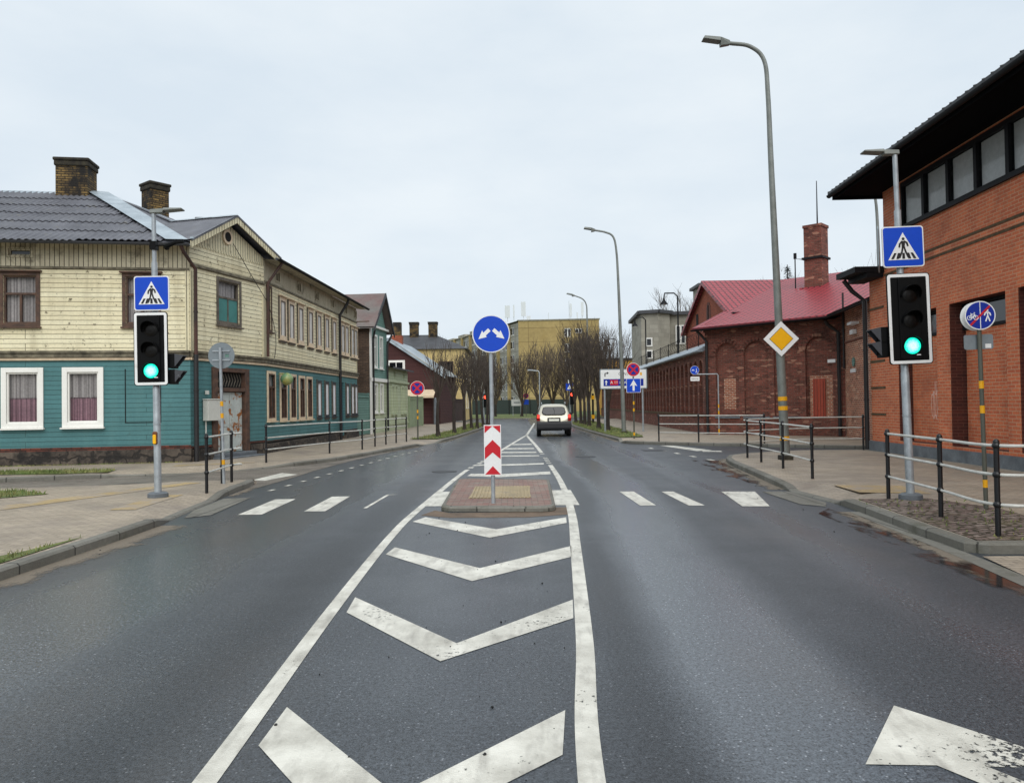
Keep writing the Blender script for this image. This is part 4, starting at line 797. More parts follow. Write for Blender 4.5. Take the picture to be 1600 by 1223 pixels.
# ------------------------------------------------------------------ long apartment block closing the view
T = thing('apartment_block', 'long six storey apartment block with an ochre end wall and grey panel front', 'building', (1.4, 150, 0))
FE = Fr((1.4, 150), (17.1, 149)); FL = Fr((-16.5, 196), (1.4, 150))
mb = MB(); eh = [(9.0, 10.2, z, z+1.7) for z in (14.6, 11.6, 8.6, 5.6)] + [(11.1, 12.4, z+.7, z+1.6) for z in (14.6, 11.6, 8.6, 5.6)]
mb.wall(FE, 0, FE.L, -1, 18.0, eh); mb.poly([FE.p(FE.L, 0, -1), FE.p(FE.L, -40, -1), FE.p(FE.L, -40, 18), FE.p(FE.L, 0, 18)]); mb.build('end_wall', 'yellowwall', T)
lh = [(2.2+i*3.05, 4.3+i*3.05, 1.6+k*2.75, 3.2+k*2.75) for i in range(15) for k in range(6)]
mb = MB(); mb.wall(FL, 0, FL.L, -1, 17.6, lh); mb.build('front_wall', 'panelgrey', T)
for i in range(8): mb = MB(); mb.fb(FL, .6+i*6.2, 1.6+i*6.2, .01, .4, -1, 17.6); mb.build('pilaster', 'yellowwall', T)
mb = MB(); mb.poly([FE.p(-.2, .2, 18.05), FE.p(FE.L+.2, .2, 18.05), FE.p(FE.L+.2, -40, 18.05), FL.p(0, -12, 17.9), FL.p(0, .3, 17.65), FL.p(FL.L, .3, 17.9)]); mb.fb(FE, -.15, FE.L+.15, .003, .12, 17.85, 18.1)
for i in range(4): mb.fb(FL, 2+i*9, 7+i*9, -4, .35, 17.62, 18.7-.2*(3-i))
mb.build('roof', 'concrete', T)
def farwin(F, par, q, m=True, w0=0):
    mb = MB(); mb.fb(F, q[0], q[1], -.12+w0, -.05+w0, q[2], q[3]); o = mb.build('window', 'trimwhite', par)
    g = MB(); w = q[1]-q[0]; n = 2 if m else 1
    for i in range(n): g.fb(F, q[0]+.12+i*w/2, q[0]+(i+1)*w/2-.06 if n == 2 else q[1]-.12, -.05+w0, -.04+w0, q[2]+.12, q[3]-.12)
    g.build('pane', 'glassdark', o)
for q in eh+lh: farwin(FE if q in eh else FL, T, q)
def antenna(x, y, z, h, wd, kind):
    mb = MB(); mb.tube([(x, y, z), (x, y, z+h)], .06, 6)
    if kind: mb.box(x-wd, x+wd, y-.25, y-.1, z+h*.25, z+h)
    o = mb.build('roof_antenna', 'antenna', APT)
APT = T
for px, z, h, wd, kd in ((793, 17.9, 3.2, .5, 1), (803, 18, 3.2, .15, 1), (818, 18, 3.8, .45, 1), (826, 18, 1.0, .4, 1), (892, 18, 3.3, .2, 1), (889.5, 18, 3.9, .05, 0), (910, 18, 3.6, .25, 1), (857, 18, 1.6, .05, 0), (902, 18, 1.6, .12, 1)):
    p = at(px, 500, 151.5); antenna(p.x, p.y, z, h, wd, kd)
# fence in front of it
T = thing('mesh_fence', 'long dark green metal fence in front of the apartment block', 'fence', (-3, 112, .12))
mb = MB(); Fq = Fr((-22, 116), (9, 112.5)); mb.fb(Fq, 0, Fq.L, -.02, .02, .2, 2.3); mb.build('panel', 'fencedark', T)
for i in range(11): mb = MB(); mb.fb(Fq, i*3.1-.05, i*3.1+.05, .021, .1, .1, 2.4); mb.build('post', 'blackpaint', T)
# ------------------------------------------------------------------ orange brick building on the right
E0, E1 = (11.07, 23.14), (11.07-.035*26, -2.86); FR = Fr(E0, E1)
T = thing('brick_building', 'orange brick building with a black overhanging roof and a strip of upper windows', 'building', (11.07, 23.14, .12))
bays = [(1.27+2.76*i, 1.27+2.76*i+2.3) for i in range(9)]; bays[0] = (1.27, 3.40)
hol = [(a, b, .5, 4.03) for a, b in bays]; WS = (1.62, 25, 6.47, 7.74)
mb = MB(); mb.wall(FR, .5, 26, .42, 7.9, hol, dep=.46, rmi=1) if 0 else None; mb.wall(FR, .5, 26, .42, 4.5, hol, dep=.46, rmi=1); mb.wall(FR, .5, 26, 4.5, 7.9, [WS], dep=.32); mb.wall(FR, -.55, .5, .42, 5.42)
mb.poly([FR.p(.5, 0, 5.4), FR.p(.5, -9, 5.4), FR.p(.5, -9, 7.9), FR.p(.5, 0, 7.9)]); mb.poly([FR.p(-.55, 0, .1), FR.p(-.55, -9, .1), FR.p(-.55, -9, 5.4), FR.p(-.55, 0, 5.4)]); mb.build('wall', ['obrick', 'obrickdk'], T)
for a, b in bays:
    mb = MB(); mb.fb(FR, a+.10, b-.42, -.6, -.34, .5, 3.36); mb.build('infill_panel', 'obrick', T)
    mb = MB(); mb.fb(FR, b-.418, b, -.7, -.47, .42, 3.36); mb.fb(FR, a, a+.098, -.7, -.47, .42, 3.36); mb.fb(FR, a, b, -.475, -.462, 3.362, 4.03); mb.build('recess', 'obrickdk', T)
    o = MB()
    for q in ((a+.02, b-.02, 3.95, 4.02), (a+.02, b-.02, 3.37, 3.44), (a+.02, a+.10, 3.44, 3.95), (b-.10, b-.02, 3.44, 3.95), ((a+b)/2-.35, (a+b)/2-.28, 3.44, 3.95)): o.fb(FR, q[0], q[1], -.46, -.30, q[2], q[3])
    o = o.build('window', 'blackmetal', T); g = MB(); g.fb(FR, a+.1, b-.1, -.42, -.39, 3.44, 3.95); g.build('pane', 'glassdark', o)
mb = MB(); mb.fb(FR, .42, 26, -.4, .06, -.1, .42); mb.fb(FR, -.60, .415, -.4, .09, -.1, .42); mb.build('plinth', 'plinthgrey', T)
mb = MB(); mb.fb(FR, .5, 26, .0, .014, 5.52, 5.585); mb.fb(FR, .5, 26, .0, .014, 5.31, 5.375)
for i in range(5): mb.fb(FR, -.56, .42, .0, .014, 1.2+i*.8, 1.27+i*.8)
mb.build('dark_course', 'oband', T)
for i in range(19):
    a = 1.70+i*1.225; b = a+1.095
    o = MB()
    for q in ((a-.07, a, 6.47, 7.74), (b, b+.06, 6.47, 7.74), (a, b, 6.47, 6.55), (a, b, 7.62, 7.74)): o.fb(FR, q[0], q[1], -.30, .02, q[2], q[3])
    o = o.build('window', 'blackmetal', T); g = MB(); g.fb(FR, a, b, -.07, -.05, 6.55, 7.62); g.build('pane', 'glass', o)
    g = MB(); g.fb(FR, a, b, -.14, -.11, 6.55, 7.62); g.build('blind', 'curtainw', o)
mb = MB(); mb.fb(FR, 1.5, 26, .021, .09, 6.40, 6.468); mb.build('sill', 'blackmetal', T)
mb = MB(); ze = 7.82   # deep eaves: soffit, fascia, tiled slope
S = [FR.p(.08, 1.3, ze), FR.p(26, 1.3, ze), FR.p(26, -9, ze), FR.p(.08, -9, ze)]
mb.poly([p-V((0, 0, .02)) for p in S]); mb.fb(FR, .08, 26, 1.26, 1.3, ze-.1, ze+.10, 0); mb.fb(FR, .04, .08, -9, 1.3, ze-.1, ze+.10, 0); mb.build('soffit', 'soffitblack', T)
mb = MB(); rz = ze+.14
P = [FR.p(.0, 1.42, rz), FR.p(26, 1.42, rz), FR.p(26, -4, rz+1.6), FR.p(3.5, -4, rz+1.6)]; mb.poly(P); mb.poly([p-V((0, 0, .10)) for p in P][::-1]); mb.poly([P[0], P[1], P[1]-V((0, 0, .1)), P[0]-V((0, 0, .1))]); mb.poly([P[0], P[3], FR.p(0, -9, rz)])
for i in range(86): u = .05+i*.3; mb.tube([FR.p(u, 1.43, rz+.0), FR.p(u, .7, rz+.73*.285)], .020, 5)
mb.build('roof', 'rooftile', T); gutter(FR.p(.02, 1.39, ze+.04), FR.p(26, 1.39, ze+.04), T, .08, 'blackmetal')
mb = MB(); mb.fb(FR, -.95, .49, -.8, .85, 5.45, 5.62); mb.fb(FR, -.9, .47, .02, .5, 5.30, 5.446); mb.build('canopy', 'blackmetal', T)
pipe([FR.p(-.75, .7, 5.4), FR.p(-.72, .45, 5.05), FR.p(-.68, .1, 4.75), FR.p(-.68, .1, .15)], T, 'pipeblack', .07)
mb = MB(); gz = lambda u, z: (2.72-.52*u, 1.15+.98*z); Fg = Pl(FR.p(0, -.34, 0), FR.u, (0, 0, 1))   # spray painted tag
G0 = [[(.1, .05), (.05, .3), (.1, .62)], [(.28, .0), (.3, .35), (.25, .66), (.12, .6)], [(.34, -.02), (.42, .1), (.40, .5), (.30, .68)], [(.5, .05), (.56, .0), (.62, .12), (.60, .55), (.64, .75)], [(.72, .2), (.78, .3), (.74, .55)], [(.85, .15), (.95, .28), (.93, .5)], [(.44, .66), (.45, .98)], [(.55, .62), (.56, 1.0)], [(.2, .6), (.3, .72), (.5, .62), (.66, .7)], [(.1, .05), (.28, -.06), (.42, .06), (.6, -.08)]]
for S_ in G0: mb.stroke(Fg, [(2.36+.52*a, 1.2+.95*b) for a, b in S_], .018, .002, .006)
mb.build('graffiti', 'graffiti', T)

# ------------------------------------------------------------------ old red brick building with red roof
K1, K2 = (9.34, 37.03), (14.12, 32.56); K3 = (12.9, 25.9); FK, FK2 = Fr(K1, K2), Fr(K2, K3); nb = -FK.n; nb2 = -FK2.n
T = thing('workshop_building', 'old dark red brick building with blind arches, a red metal roof and a tall chimney', 'building', (9.34, 37.03, .12))
KW = [(.55+i*1.44, 1.72+i*1.44) for i in range(4)]
mb = MB(); mb.wall(FK, 0, FK.L, -.1, .95); mb.arches(FK, KW, .95, 3.86, 5.4, .14, rise=1.0)
us = [0]+[x for w in KW for x in w]+[FK.L]
for i in range(0, len(us), 2): mb.wall(FK, us[i], us[i+1], .95, 5.4)
mb.wall(FK, 0, FK.L, -.1, 5.4) if False else None
Kb = Pl(FK.p(0, -.14, 0), FK.u, (0, 0, 1)); mb.wall(Kb, .3, 5.0, .95, 5.2, [(.9, 1.5, 1.3, 2.75)]); mb.wall(Kb, 5.0, FK.L, 2.75, 5.2)
mb.poly([FK.p(0, 0, -.1), FK.p(0, 0, 5.4), FK.p(0, -10, 8.7), FK.p(0, -20, 5.4), FK.p(0, -20, -.1)]); mb.build('wall', 'rbrick', T)
mb = MB(); mb.wall(Kb, 4.9, 6.2, .1, 2.75, [(5.14, 5.68, .3, 2.62)]); mb.build('patched_brickwork', 'rbricklit', T); mb = MB(); mb.wall(Kb, .9, 1.5, 1.3, 2.75); mb.build('patched_brickwork', 'rbricklit', T); mb = MB(); mb.wall(FK2, .06, FK2.L, -.1, 5.4); mb.build('side_wall', 'rbricklit', T)
mb = MB(); mb.fb(FK, -.04, FK.L, .0, .06, 5.0, 5.12); mb.fb(FK, -.04, FK.L, .0, .10, 5.125, 5.3)
for a, b in zip([0]+[w[1] for w in KW], [w[0] for w in KW]+[FK.L]): mb.fb(FK, a, b, 0, .035, 3.84, 3.92)
mb.build('moulding', 'rbrick', T)
for a, b in KW[:3]: mb = MB(); mb.fb(FK, a-.05, b+.05, -.1, .06, .88, .97); mb.build('arch_sill', 'plinthgrey', T)
mb = MB(); mb.fb(FK, 0, FK.L, 0, .05, -.1, .55); mb.build('base_course', 'rbrick', T); mb = MB(); mb.fb(FK2, .1, FK2.L, 0, .05, 4.05, 4.12); mb.build('moulding', 'rbrick', T)
mb = MB()
for a, b in KW:
    c, r0 = (a+b)/2, (b-a)/2; P = [(c-math.cos(t)*(r0+.09), 3.86+math.sin(t)*(r0+.09)) for t in [math.pi*i/12 for i in range(13)]]
    for p, q in zip(P, P[1:]): mb.stroke(FK, [p, q], .16, .0, .03)
mb.build('arch_ring', 'rbrick', T)
d = MB(); d.fb(FK, 5.14, 5.68, -.16, -.08, .3, 2.62)
for a, b, c, e in ((5.20, 5.38, .45, 1.3), (5.44, 5.62, .45, 1.3), (5.20, 5.38, 1.42, 2.5), (5.44, 5.62, 1.42, 2.5)): d.fb(FK, a, b, -.08, -.065, c, e)
d.build('door', 'reddoor', T)
oz = 5.22; lo_ = FK.p(-.4, .5, oz); e2 = V(K2)if False else V((K2[0], K2[1], 0))-nb*.5-nb2*.5; e2.z = oz+.05
e3 = FK2.p(FK2.L, .5, oz+.05); rl = FK.p(-.4, -10, oz+3.5); vv = V((24.9, 36.2, oz+3.55))
mb = MB(); th = V((0, 0, .07))
for P in ([lo_, e2, vv, rl], [e2, e3, e3+nb2*10.5+V((0, 0, 3.5)), vv]):
    mb.poly(P); mb.poly([p-th for p in P][::-1])
mb.poly([lo_, rl, rl-th*2, lo_-th*2]); mb.poly([lo_, e2, e2-th*1.5, lo_-th*1.5]); mb.poly([rl, vv, vv+nb*10-V((0, 0, 3.5)), rl+nb*10-V((0, 0, 3.5))]); RK = mb.build('roof', 'redroof', T)
gutter(lo_+V((-.06, -.06, -.1)), e2+V((-.05, -.06, -.1)), T, .08, 'blackmetal'); gutter(e2+V((-.06, 0, -.1)), e3+V((-.06, 0, -.1)), T, .08, 'blackmetal')
mb = MB(); mb.poly([FK.p(-.35, .45, oz-.12), FK.p(FK.L-.2, .45, oz-.12), FK.p(FK.L, 0, 5.3), FK.p(-.35, 0, 5.3)]); mb.build('soffit', 'blackmetal', T)
pipe([FK.p(-.15, .5, oz-.15), FK.p(-.05, .3, 4.9), FK.p(.15, .12, 4.55), FK.p(.15, .12, .15)], T, 'pipeblack', .065)
pipe([FK.p(5.95, .5, oz-.15), FK.p(6.0, .35, 4.9), FK.p(6.36, .14, 4.55), FK.p(6.36, .14, .15)], T, 'pipeblack', .075)
pipe([FK.p(6.6, .2, 6.2), FK.p(6.6, .2, 3.0)], T, 'pipeblack', .04, 'cable_pipe')
ck = V((16.1, 40.3, 0)); o = MB(); Fq = Pl(ck, FK.u, (0, 0, 1)); o.fb(Fq, -.46, .46, -.46, .46, 7.0, 10.7); o.fb(Fq, -.50, .50, -.50, .50, 10.703, 10.85); ch = o.build('chimney', 'rbrick', RK)
o = MB(); o.fb(Fq, -.55, .55, -.55, .55, 9.05, 9.16); o.tube([Fq.p(-.5, .3, 9.1), Fq.p(-1.0, .3, 9.2), Fq.p(-1.0, .3, 7.6)], .035, 5); o.tube([Fq.p(-1.0, .3, 9.2), Fq.p(-1.0, .3, 9.5)], .08, 6); o.build('iron_band', 'blackmetal', ch)
o = MB(); o.fb(Fq, -.62, .62, .46, .75, 7.1, 7.55); o.fb(Fq, -.9, .3, .6, .95, 7.08, 7.2); o.build('chimney_flashing', 'redroof', ch)
o = MB(); o.tube([Fq.p(.1, 0, 10.7), Fq.p(.1, 0, 13.2)], [.04, .02], 6); o.build('lightning_rod', 'blackmetal', ch)
mb = MB(); mb.fb(FK, 5.85, 6.18, .01, .04, 3.28, 3.42); mb.build('street_sign', 'white', T)
mb = MB(); mb.fb(FK2, 1.1, 1.9, .01, .04, 2.78, 2.93); o = mb.build('street_sign', 'white', T); mb = MB(); mb.disc(FK2, 1.6, 3.2, .18, .01, .05, 16); mb.build('plaque', 'tgreen', T)
mb = MB(); mb.fb(FK2, 1.6, 2.1, .01, .16, 4.30, 4.48); mb.fb(FK2, 1.8, 2.5, .01, .3, 4.66, 4.76); mb.build('wall_lamp', 'white', T)

# ------------------------------------------------------------------ arcaded wall along the street
W0, W1 = (10.75, 92), (9.42, 37.4); FW_ = Fr(W0, W1); n = 46; pit = (FW_.L-.7)/n
T = thing('arcaded_wall', 'long red brick wall with a row of narrow blind arches and a grey sheet coping', 'wall', (9.4, 38, .12))
B = [(.3+i*pit+.2, .3+i*pit+pit-.2) for i in range(n)]
mb = MB(); mb.wall(FW_, 0, FW_.L, -.1, 1.05); mb.arches(FW_, B, 1.05, 3.35, 4.2, .5, seg=6, rise=1.1)
us = [0]+[x for w in B for x in w]+[FW_.L]
for i in range(0, len(us), 2): mb.wall(FW_, us[i], us[i+1], 1.05, 4.2)
Wb = Pl(FW_.p(0, -.5, 0), FW_.u, (0, 0, 1)); mb.wall(Wb, 0, FW_.L, 1.0, 4.1); mb.build('wall', 'rbrick', T)
mb = MB(); mb.fb(FW_, 0, FW_.L, 0, .10, -.1, .95); mb.build('base_course', 'rbrick', T)
mb = MB(); mb.fb(FW_, 0, FW_.L, .003, .14, .953, 1.06); mb.build('ledge', 'oband', T)
mb = MB(); mb.poly([FW_.p(-.2, .35, 4.2), FW_.p(FW_.L-.2, .35, 4.2), FW_.p(FW_.L-.2, -.75, 4.75), FW_.p(-.2, -.75, 4.75)]); mb.poly([FW_.p(-.2, .35, 4.14), FW_.p(FW_.L-.2, .35, 4.14), FW_.p(FW_.L-.2, -.75, 4.14), FW_.p(-.2, -.75, 4.14)]); mb.poly([FW_.p(-.2, .35, 4.14), FW_.p(FW_.L-.2, .35, 4.14), FW_.p(FW_.L-.2, .35, 4.2), FW_.p(-.2, .35, 4.2)]); mb.poly([FW_.p(FW_.L-.2, .35, 4.14), FW_.p(FW_.L-.2, -.75, 4.14), FW_.p(FW_.L-.2, -.75, 4.75), FW_.p(FW_.L-.2, .35, 4.2)]); mb.build('coping', 'zinc', T)
def wall_lantern(u, label):
    p = FW_.p(u, -.1, 4.5); t = thing('wall_lantern', label, 'lamp', p, 'lanterns on the arcaded wall')
    mb = MB(); mb.tube([p, p+V((0, 0, 3.3)), p+V((-.2, 0, 3.5)), p+V((-.75, 0, 3.5)), p+V((-.8, 0, 3.2))], .045, 6); mb.build('pole', 'blackmetal', t)
    mb = MB(); q = p+V((-.8, 0, 3.2)); mb.tube([q+V((0, 0, .02)), q-V((0, 0, .12)), q-V((0, 0, .34))], [.05, .08, .24], 10); mb.build('lamp_shade', 'blackmetal', t, smooth=True); mb = MB(); mb.ball(q-V((0, 0, .34)), .11, 8); mb.build('bulb', 'white', t, smooth=True)
wall_lantern(47.5, 'black gooseneck lantern on the arcaded wall, nearest the red roofed building')
wall_lantern(35, 'middle black gooseneck lantern on the arcaded wall, before the grey block')
wall_lantern(16, 'far black gooseneck lantern on the arcaded wall, beside the orange building')
t = thing('razor_wire', 'coil of dark razor wire running above the wall coping', 'wire', FW_.p(50, -.5, 4.8)); mb = MB(); mb.tube([FW_.p(30+i*.06, -.5+.32*math.cos(i*.55), 5.05+.32*math.sin(i*.55)) for i in range(400)], .009, 3, cap=False); mb.build('coil', 'blackmetal', t)
mb = MB()
for i in range(9): p = FW_.p(30+i*3, -.5, 4.6); mb.tube([p, p+V((0, 0, .85))], .025, 5)
mb.build('stake', 'blackmetal', t)

# ------------------------------------------------------------------ gable building, grey block, orange shed behind the wall
FG = Fr((11.4, 50.3), (11.3, 38.6)); T = thing('gable_building', 'orange red brick gable building with a red metal roof behind the arcaded wall', 'building', (11.3, 44.4, 0)); c = 5.9
mb = MB(); mb.prism(FG, [(.3, 0), (11.4, 0), (11.4, 6.2), (c, 8.55), (.3, 6.2)], -.3, 0); mb.poly([FG.p(.3, 0, 0), FG.p(.3, -12, 0), FG.p(.3, -12, 6.3), FG.p(.3, 0, 6.3)]); mb.build('wall', 'rbrickfar', T)
mb = MB()
for s in (0, 11.7): P = [FG.p(s, .3, 6.1), FG.p(c, .3, 8.68), FG.p(c, -5.1, 8.68), FG.p(s, -5.1, 6.1)]; mb.poly(P); mb.poly([p-V((0, 0, .1)) for p in P][::-1]); mb.poly([P[0], P[1], P[1]-V((0, 0, .25)), P[0]-V((0, 0, .25))])
mb.build('roof', 'redroof', T)
mb = MB(); mb.fb(FG, c-.1, c+.9, .0, .02, 5.0, 6.9); mb.disc(FG, c+.4, 6.9, .5, .0, .021, 16); o = mb.build('window', 'rbrick', T); mb = MB(); mb.fb(FG, c+.3, c+.5, .022, .05, 5.0, 7.2); mb.build('pane', 'dark', o)
mb = MB(); mb.fb(FG, 3.3, 3.8, .0, .03, 5.9, 7.0); mb.build('slit_window', 'dark', T)
mb = MB(); mb.box(11.0, 12.3, 38.0, 38.9, 6.0, 6.1); mb.build('eaves_board', 'blackmetal', T)
T = thing('grey_block', 'grey rendered block with a flat dark roof behind the arcaded wall', 'building', (13, 75, 0))
P = [(13.2, 84), (12.72, 75), (14.25, 74.3), (15.6, 75.4), (15.6, 76.6), (27, 73.5)]
mb = MB(); cap = MB(); Q = []
for i, (a, b) in enumerate(zip(P, P[1:])):
    Fq = Fr(a, b); mb.wall(Fq, 0, Fq.L, 0, 10.3); cap.fb(Fq, -.1, Fq.L+.1, -.2, .35, 10.3+.003*i, 10.62+.004*i)
mb.build('wall', 'concrete', T); cap.poly([(*p, 10.5) for p in P]+[(26, 85, 10.5), (13, 85, 10.5)]); cap.build('roof', 'darkroof', T)
Fq = Fr(P[1], P[2])
for z in (5.9, 7.1): farwin(Fq, T, (.45, 1.1, z, z+.85), False, .125)
o = Fr(P[4], P[5])
for u in (.8, 4.6): farwin(o, T, (u, u+.95, 7.4, 9.3), True, .125)
T = thing('roof_tower', 'small grey stair tower rising behind the orange red gable', 'building', (17.5, 71, 0)); mb = MB(); mb.box(16.9, 20, 68, 71, 0, 11.9); mb.build('wall', 'concrete', T); mb = MB(); mb.box(16.6, 20.2, 67.7, 71.2, 11.9, 12.15); mb.build('roof', 'darkroof', T); farwin(Fr((16.9, 67.98), (20, 67.98)), T, (.9, 1.5, 10.2, 11.2), False, .125)
T = thing('orange_shed', 'bright orange clad shed behind the direction sign', 'building', (13.5, 96, 0)); mb = MB(); mb.box(11.6, 20, 96, 104, 0, 7.0); mb.build('wall', 'orangew', T); mb = MB(); mb.box(11.4, 20.2, 95.8, 104.2, 7.0, 7.25); mb.build('roof', 'trimblack', T)
mb = MB()
for i in range(4): mb.box(12.4+i*1.6, 12.5+i*1.6, 95.9, 95.99, 0, 7)
mb.build('cladding_joint', 'trimblack', T); mb = MB(); mb.box(11.8, 13.4, 95.93, 95.99, .1, 2.4); mb.build('shed_door', 'trimwhite', T)
# ------------------------------------------------------------------ traffic signs and signals
def lensmesh(F, u, z, r, w, mat, par, name):
    mb = MB(); n = 24; c = F.p(u, w+.02, z); b = [(math.cos(2*math.pi*i/n), math.sin(2*math.pi*i/n)) for i in range(n)]
    for i in range(n):
        (x0, y0), (x1, y1) = b[i], b[(i+1) % n]
        fi = mb.poly([c, F.p(u+r*x0*.6, w+.014, z+r*y0*.6), F.p(u+r*x1*.6, w+.014, z+r*y1*.6)]); mb.uvc[fi] = [(0, 0), (.6*x0, .6*y0), (.6*x1, .6*y1)]
        fi = mb.poly([F.p(u+r*x0*.6, w+.014, z+r*y0*.6), F.p(u+r*x0, w, z+r*y0), F.p(u+r*x1, w, z+r*y1), F.p(u+r*x1*.6, w+.014, z+r*y1*.6)]); mb.uvc[fi] = [(.6*x0, .6*y0), (x0, y0), (x1, y1), (.6*x1, .6*y1)]
    return mb.build(name, mat, par, smooth=True)
def visor(F, u, z, r, w, dep, par):
    mb = MB(); n = 18; A = [math.radians(-15+210*i/n) for i in range(n+1)]
    for a, b in zip(A, A[1:]):
        f = lambda t, rr, ww: F.p(u+rr*math.cos(t), ww, z+rr*math.sin(t)); da, db = (dep*(.45+.55*max(0, math.sin(t))) for t in (a, b))
        mb.poly([f(a, r, w), f(b, r, w), f(b, r, w+db), f(a, r, w+da)]); mb.poly([f(a, r+.008, w), f(b, r+.008, w), f(b, r+.008, w+db), f(a, r+.008, w+da)]); mb.poly([f(a, r, w+da), f(b, r, w+db), f(b, r+.008, w+db), f(a, r+.008, w+da)])
    return mb.build('visor', 'sigblack', par, smooth=True)
def crossing_sign(F, u, z, s, w, par, label=None):
    h = s/2; mb = MB(); mb.prism(F, rrect(u-h, u+h, z-h, z+h, .045*s/.62), w, w+.016); P = mb.build('crossing_sign', 'white', par)
    if label: P['label'] = label
    mb = MB(); mb.prism(F, rrect(u-h+.018, u+h-.018, z-h+.018, z+h-.018, .04), w+.016, w+.0185); mb.build('sign_face', 'blue', P)
    k = s/.62; mb = MB(); mb.prism(F, [(u-.23*k, z-.20*k), (u+.23*k, z-.20*k), (u, z+.215*k)], w+.0185, w+.021); mb.build('triangle', 'white', P)
    mb = MB(); a, b = w+.021, w+.0235
    for x, sk in ((-.155, .045), (-.085, .02), (0, 0), (.085, -.02), (.155, -.045)): mb.prism(F, [(u+(x-.021-sk*.3)*k, z-.185*k), (u+(x+.021-sk*.3)*k, z-.185*k), (u+(x*.78+.018)*k, z-.095*k), (u+(x*.78-.018)*k, z-.095*k)], a, b)
    mb.disc(F, u+.003*k, z+.117*k, .022*k, a+.0004, b+.0004, 14)
    mb.prism(F, [(u-.026*k, z+.082*k), (u+.03*k, z+.085*k), (u+.022*k, z-.01*k), (u-.022*k, z-.01*k)], a+.0005, b+.0005)
    for q in ([(-.015, .08), (-.052, .04), (-.058, -.005)], [(.02, .08), (.055, .055), (.068, .01)], [(-.008, 0), (-.022, -.075), (-.06, -.165)], [(.01, 0), (.03, -.07), (.068, -.16)]): mb.stroke(F, [(u+x*k, z+y*k) for x, y in q], .026*k, a+.001, b+.001)
    mb.build('pictogram', 'black', P); return P
def signal_pole(label, base, top, sgn, zs, zb, zc, bw, bh, ss, ox, bu, lamplen, yaw):
    b, t_ = V(base), V(top); T = thing('traffic_signal', label, 'traffic light', b, 'pole mounted traffic lights at the crossing'); d = (t_-b).normalized(); lean = math.atan2(t_.x-b.x, t_.z-b.z)
    F = facing(b, yaw, lean); pz = lambda z: b+d*((z-b.z)/d.z); F.o = b - V((0, 0, 0)); Z = lambda z: z-b.z
    mb = MB(); mb.tube([b, pz(2.1), pz(2.12), pz(top[2]-.9)], [.062, .060, .055, .05], 14); mb.tube([pz(top[2]-.92), pz(top[2])], .038, 12); mb.tube([pz(1.42), pz(1.45)], .066, 14); mb.build('pole', 'galv', T, smooth=True)
    mb = MB(); mb.tube([b-V((0, 0, .01)), b+V((0, 0, .075)), b+V((0, 0, .10))], [.175, .172, .13], 16); mb.build('base', 'plinthgrey', T, smooth=True)
    L = MB(); zt = Z(top[2]); y0 = sgn
    L.box8([F.p(-.06*sgn, -.05, zt-.02), F.p(.18*sgn, -.07, zt-.02), F.p(.18*sgn, .07, zt-.02), F.p(-.06*sgn, .05, zt-.02), F.p(-.06*sgn, -.04, zt+.05), F.p(.2*sgn, -.06, zt+.06), F.p(.2*sgn, .06, zt+.06), F.p(-.06*sgn, .04, zt+.05)])
    L.box8([F.p(.2*sgn, -.11, zt+.01), F.p(lamplen*sgn, -.1, zt+.035), F.p(lamplen*sgn, .1, zt+.035), F.p(.2*sgn, .11, zt+.01), F.p(.2*sgn, -.10, zt+.06), F.p(lamplen*sgn, -.09, zt+.06), F.p(lamplen*sgn, .09, zt+.06), F.p(.2*sgn, .10, zt+.06)]); L.build('lamp_head', 'lampgrey', T, bevel=.01)
    crossing_sign(F, ox, Z(zs), ss, .075, T)
    mb = MB(); mb.fb(F, ox-.2, ox+.2, .04, .07, Z(zs)-.12, Z(zs)-.08); mb.fb(F, ox-.2, ox+.2, .04, .07, Z(zs)+.08, Z(zs)+.12); mb.build('bracket', 'galv', T)
    # signal head with white edged backboard
    hx = bu; hh = bh/2; zc_ = Z(zc); mb = MB(); mb.prism(F, rrect(hx-bw/2, hx+bw/2, zc_-hh, zc_+hh, .05), .09, .11); SH = mb.build('signal_head', 'sigblack', T)
    mb = MB(); O = rrect(hx-bw/2+.012, hx+bw/2-.012, zc_-hh+.012, zc_+hh-.012, .045); I = rrect(hx-bw/2+.058, hx+bw/2-.058, zc_-hh+.058, zc_+hh-.058, .015)
    for i in range(len(O)): j = (i+1) % len(O); mb.poly([F.p(*(O[i][0], .113, O[i][1])), F.p(O[j][0], .113, O[j][1]), F.p(I[j][0], .113, I[j][1]), F.p(I[i][0], .113, I[i][1])])
    mb.build('white_border', 'white', SH, recalc=False)
    mb = MB(); mb.prism(F, rrect(hx-.165, hx+.165, zc_-hh+.08, zc_+hh-.07, .03), -.06, .135); mb.build('housing', 'sigblack', SH, bevel=.01)
    for i, m_ in enumerate(('lens', 'lens', 'greenlit')):
        z = zc_+(1-i)*.365*bh/1.31-.03; r = .128 if i == 2 else .118
        lensmesh(F, hx+.01, z, r, .142, m_, SH, 'lens'); visor(F, hx+.01, z, .142, .135, .15 if i < 2 else .09, SH)
    mb = MB(); mb.fb(F, hx+.07, hx+.13, .142, .146, zc_-hh+.135, zc_-hh+.15); mb.build('sticker', 'white', SH)
    # pedestrian heads turned to the crossing
    uy = F.n*-1; S = Pl(F.o+F.u*(.17*sgn)+V((0, 0, 0)), F.n*(-sgn), (0, 0, 1))
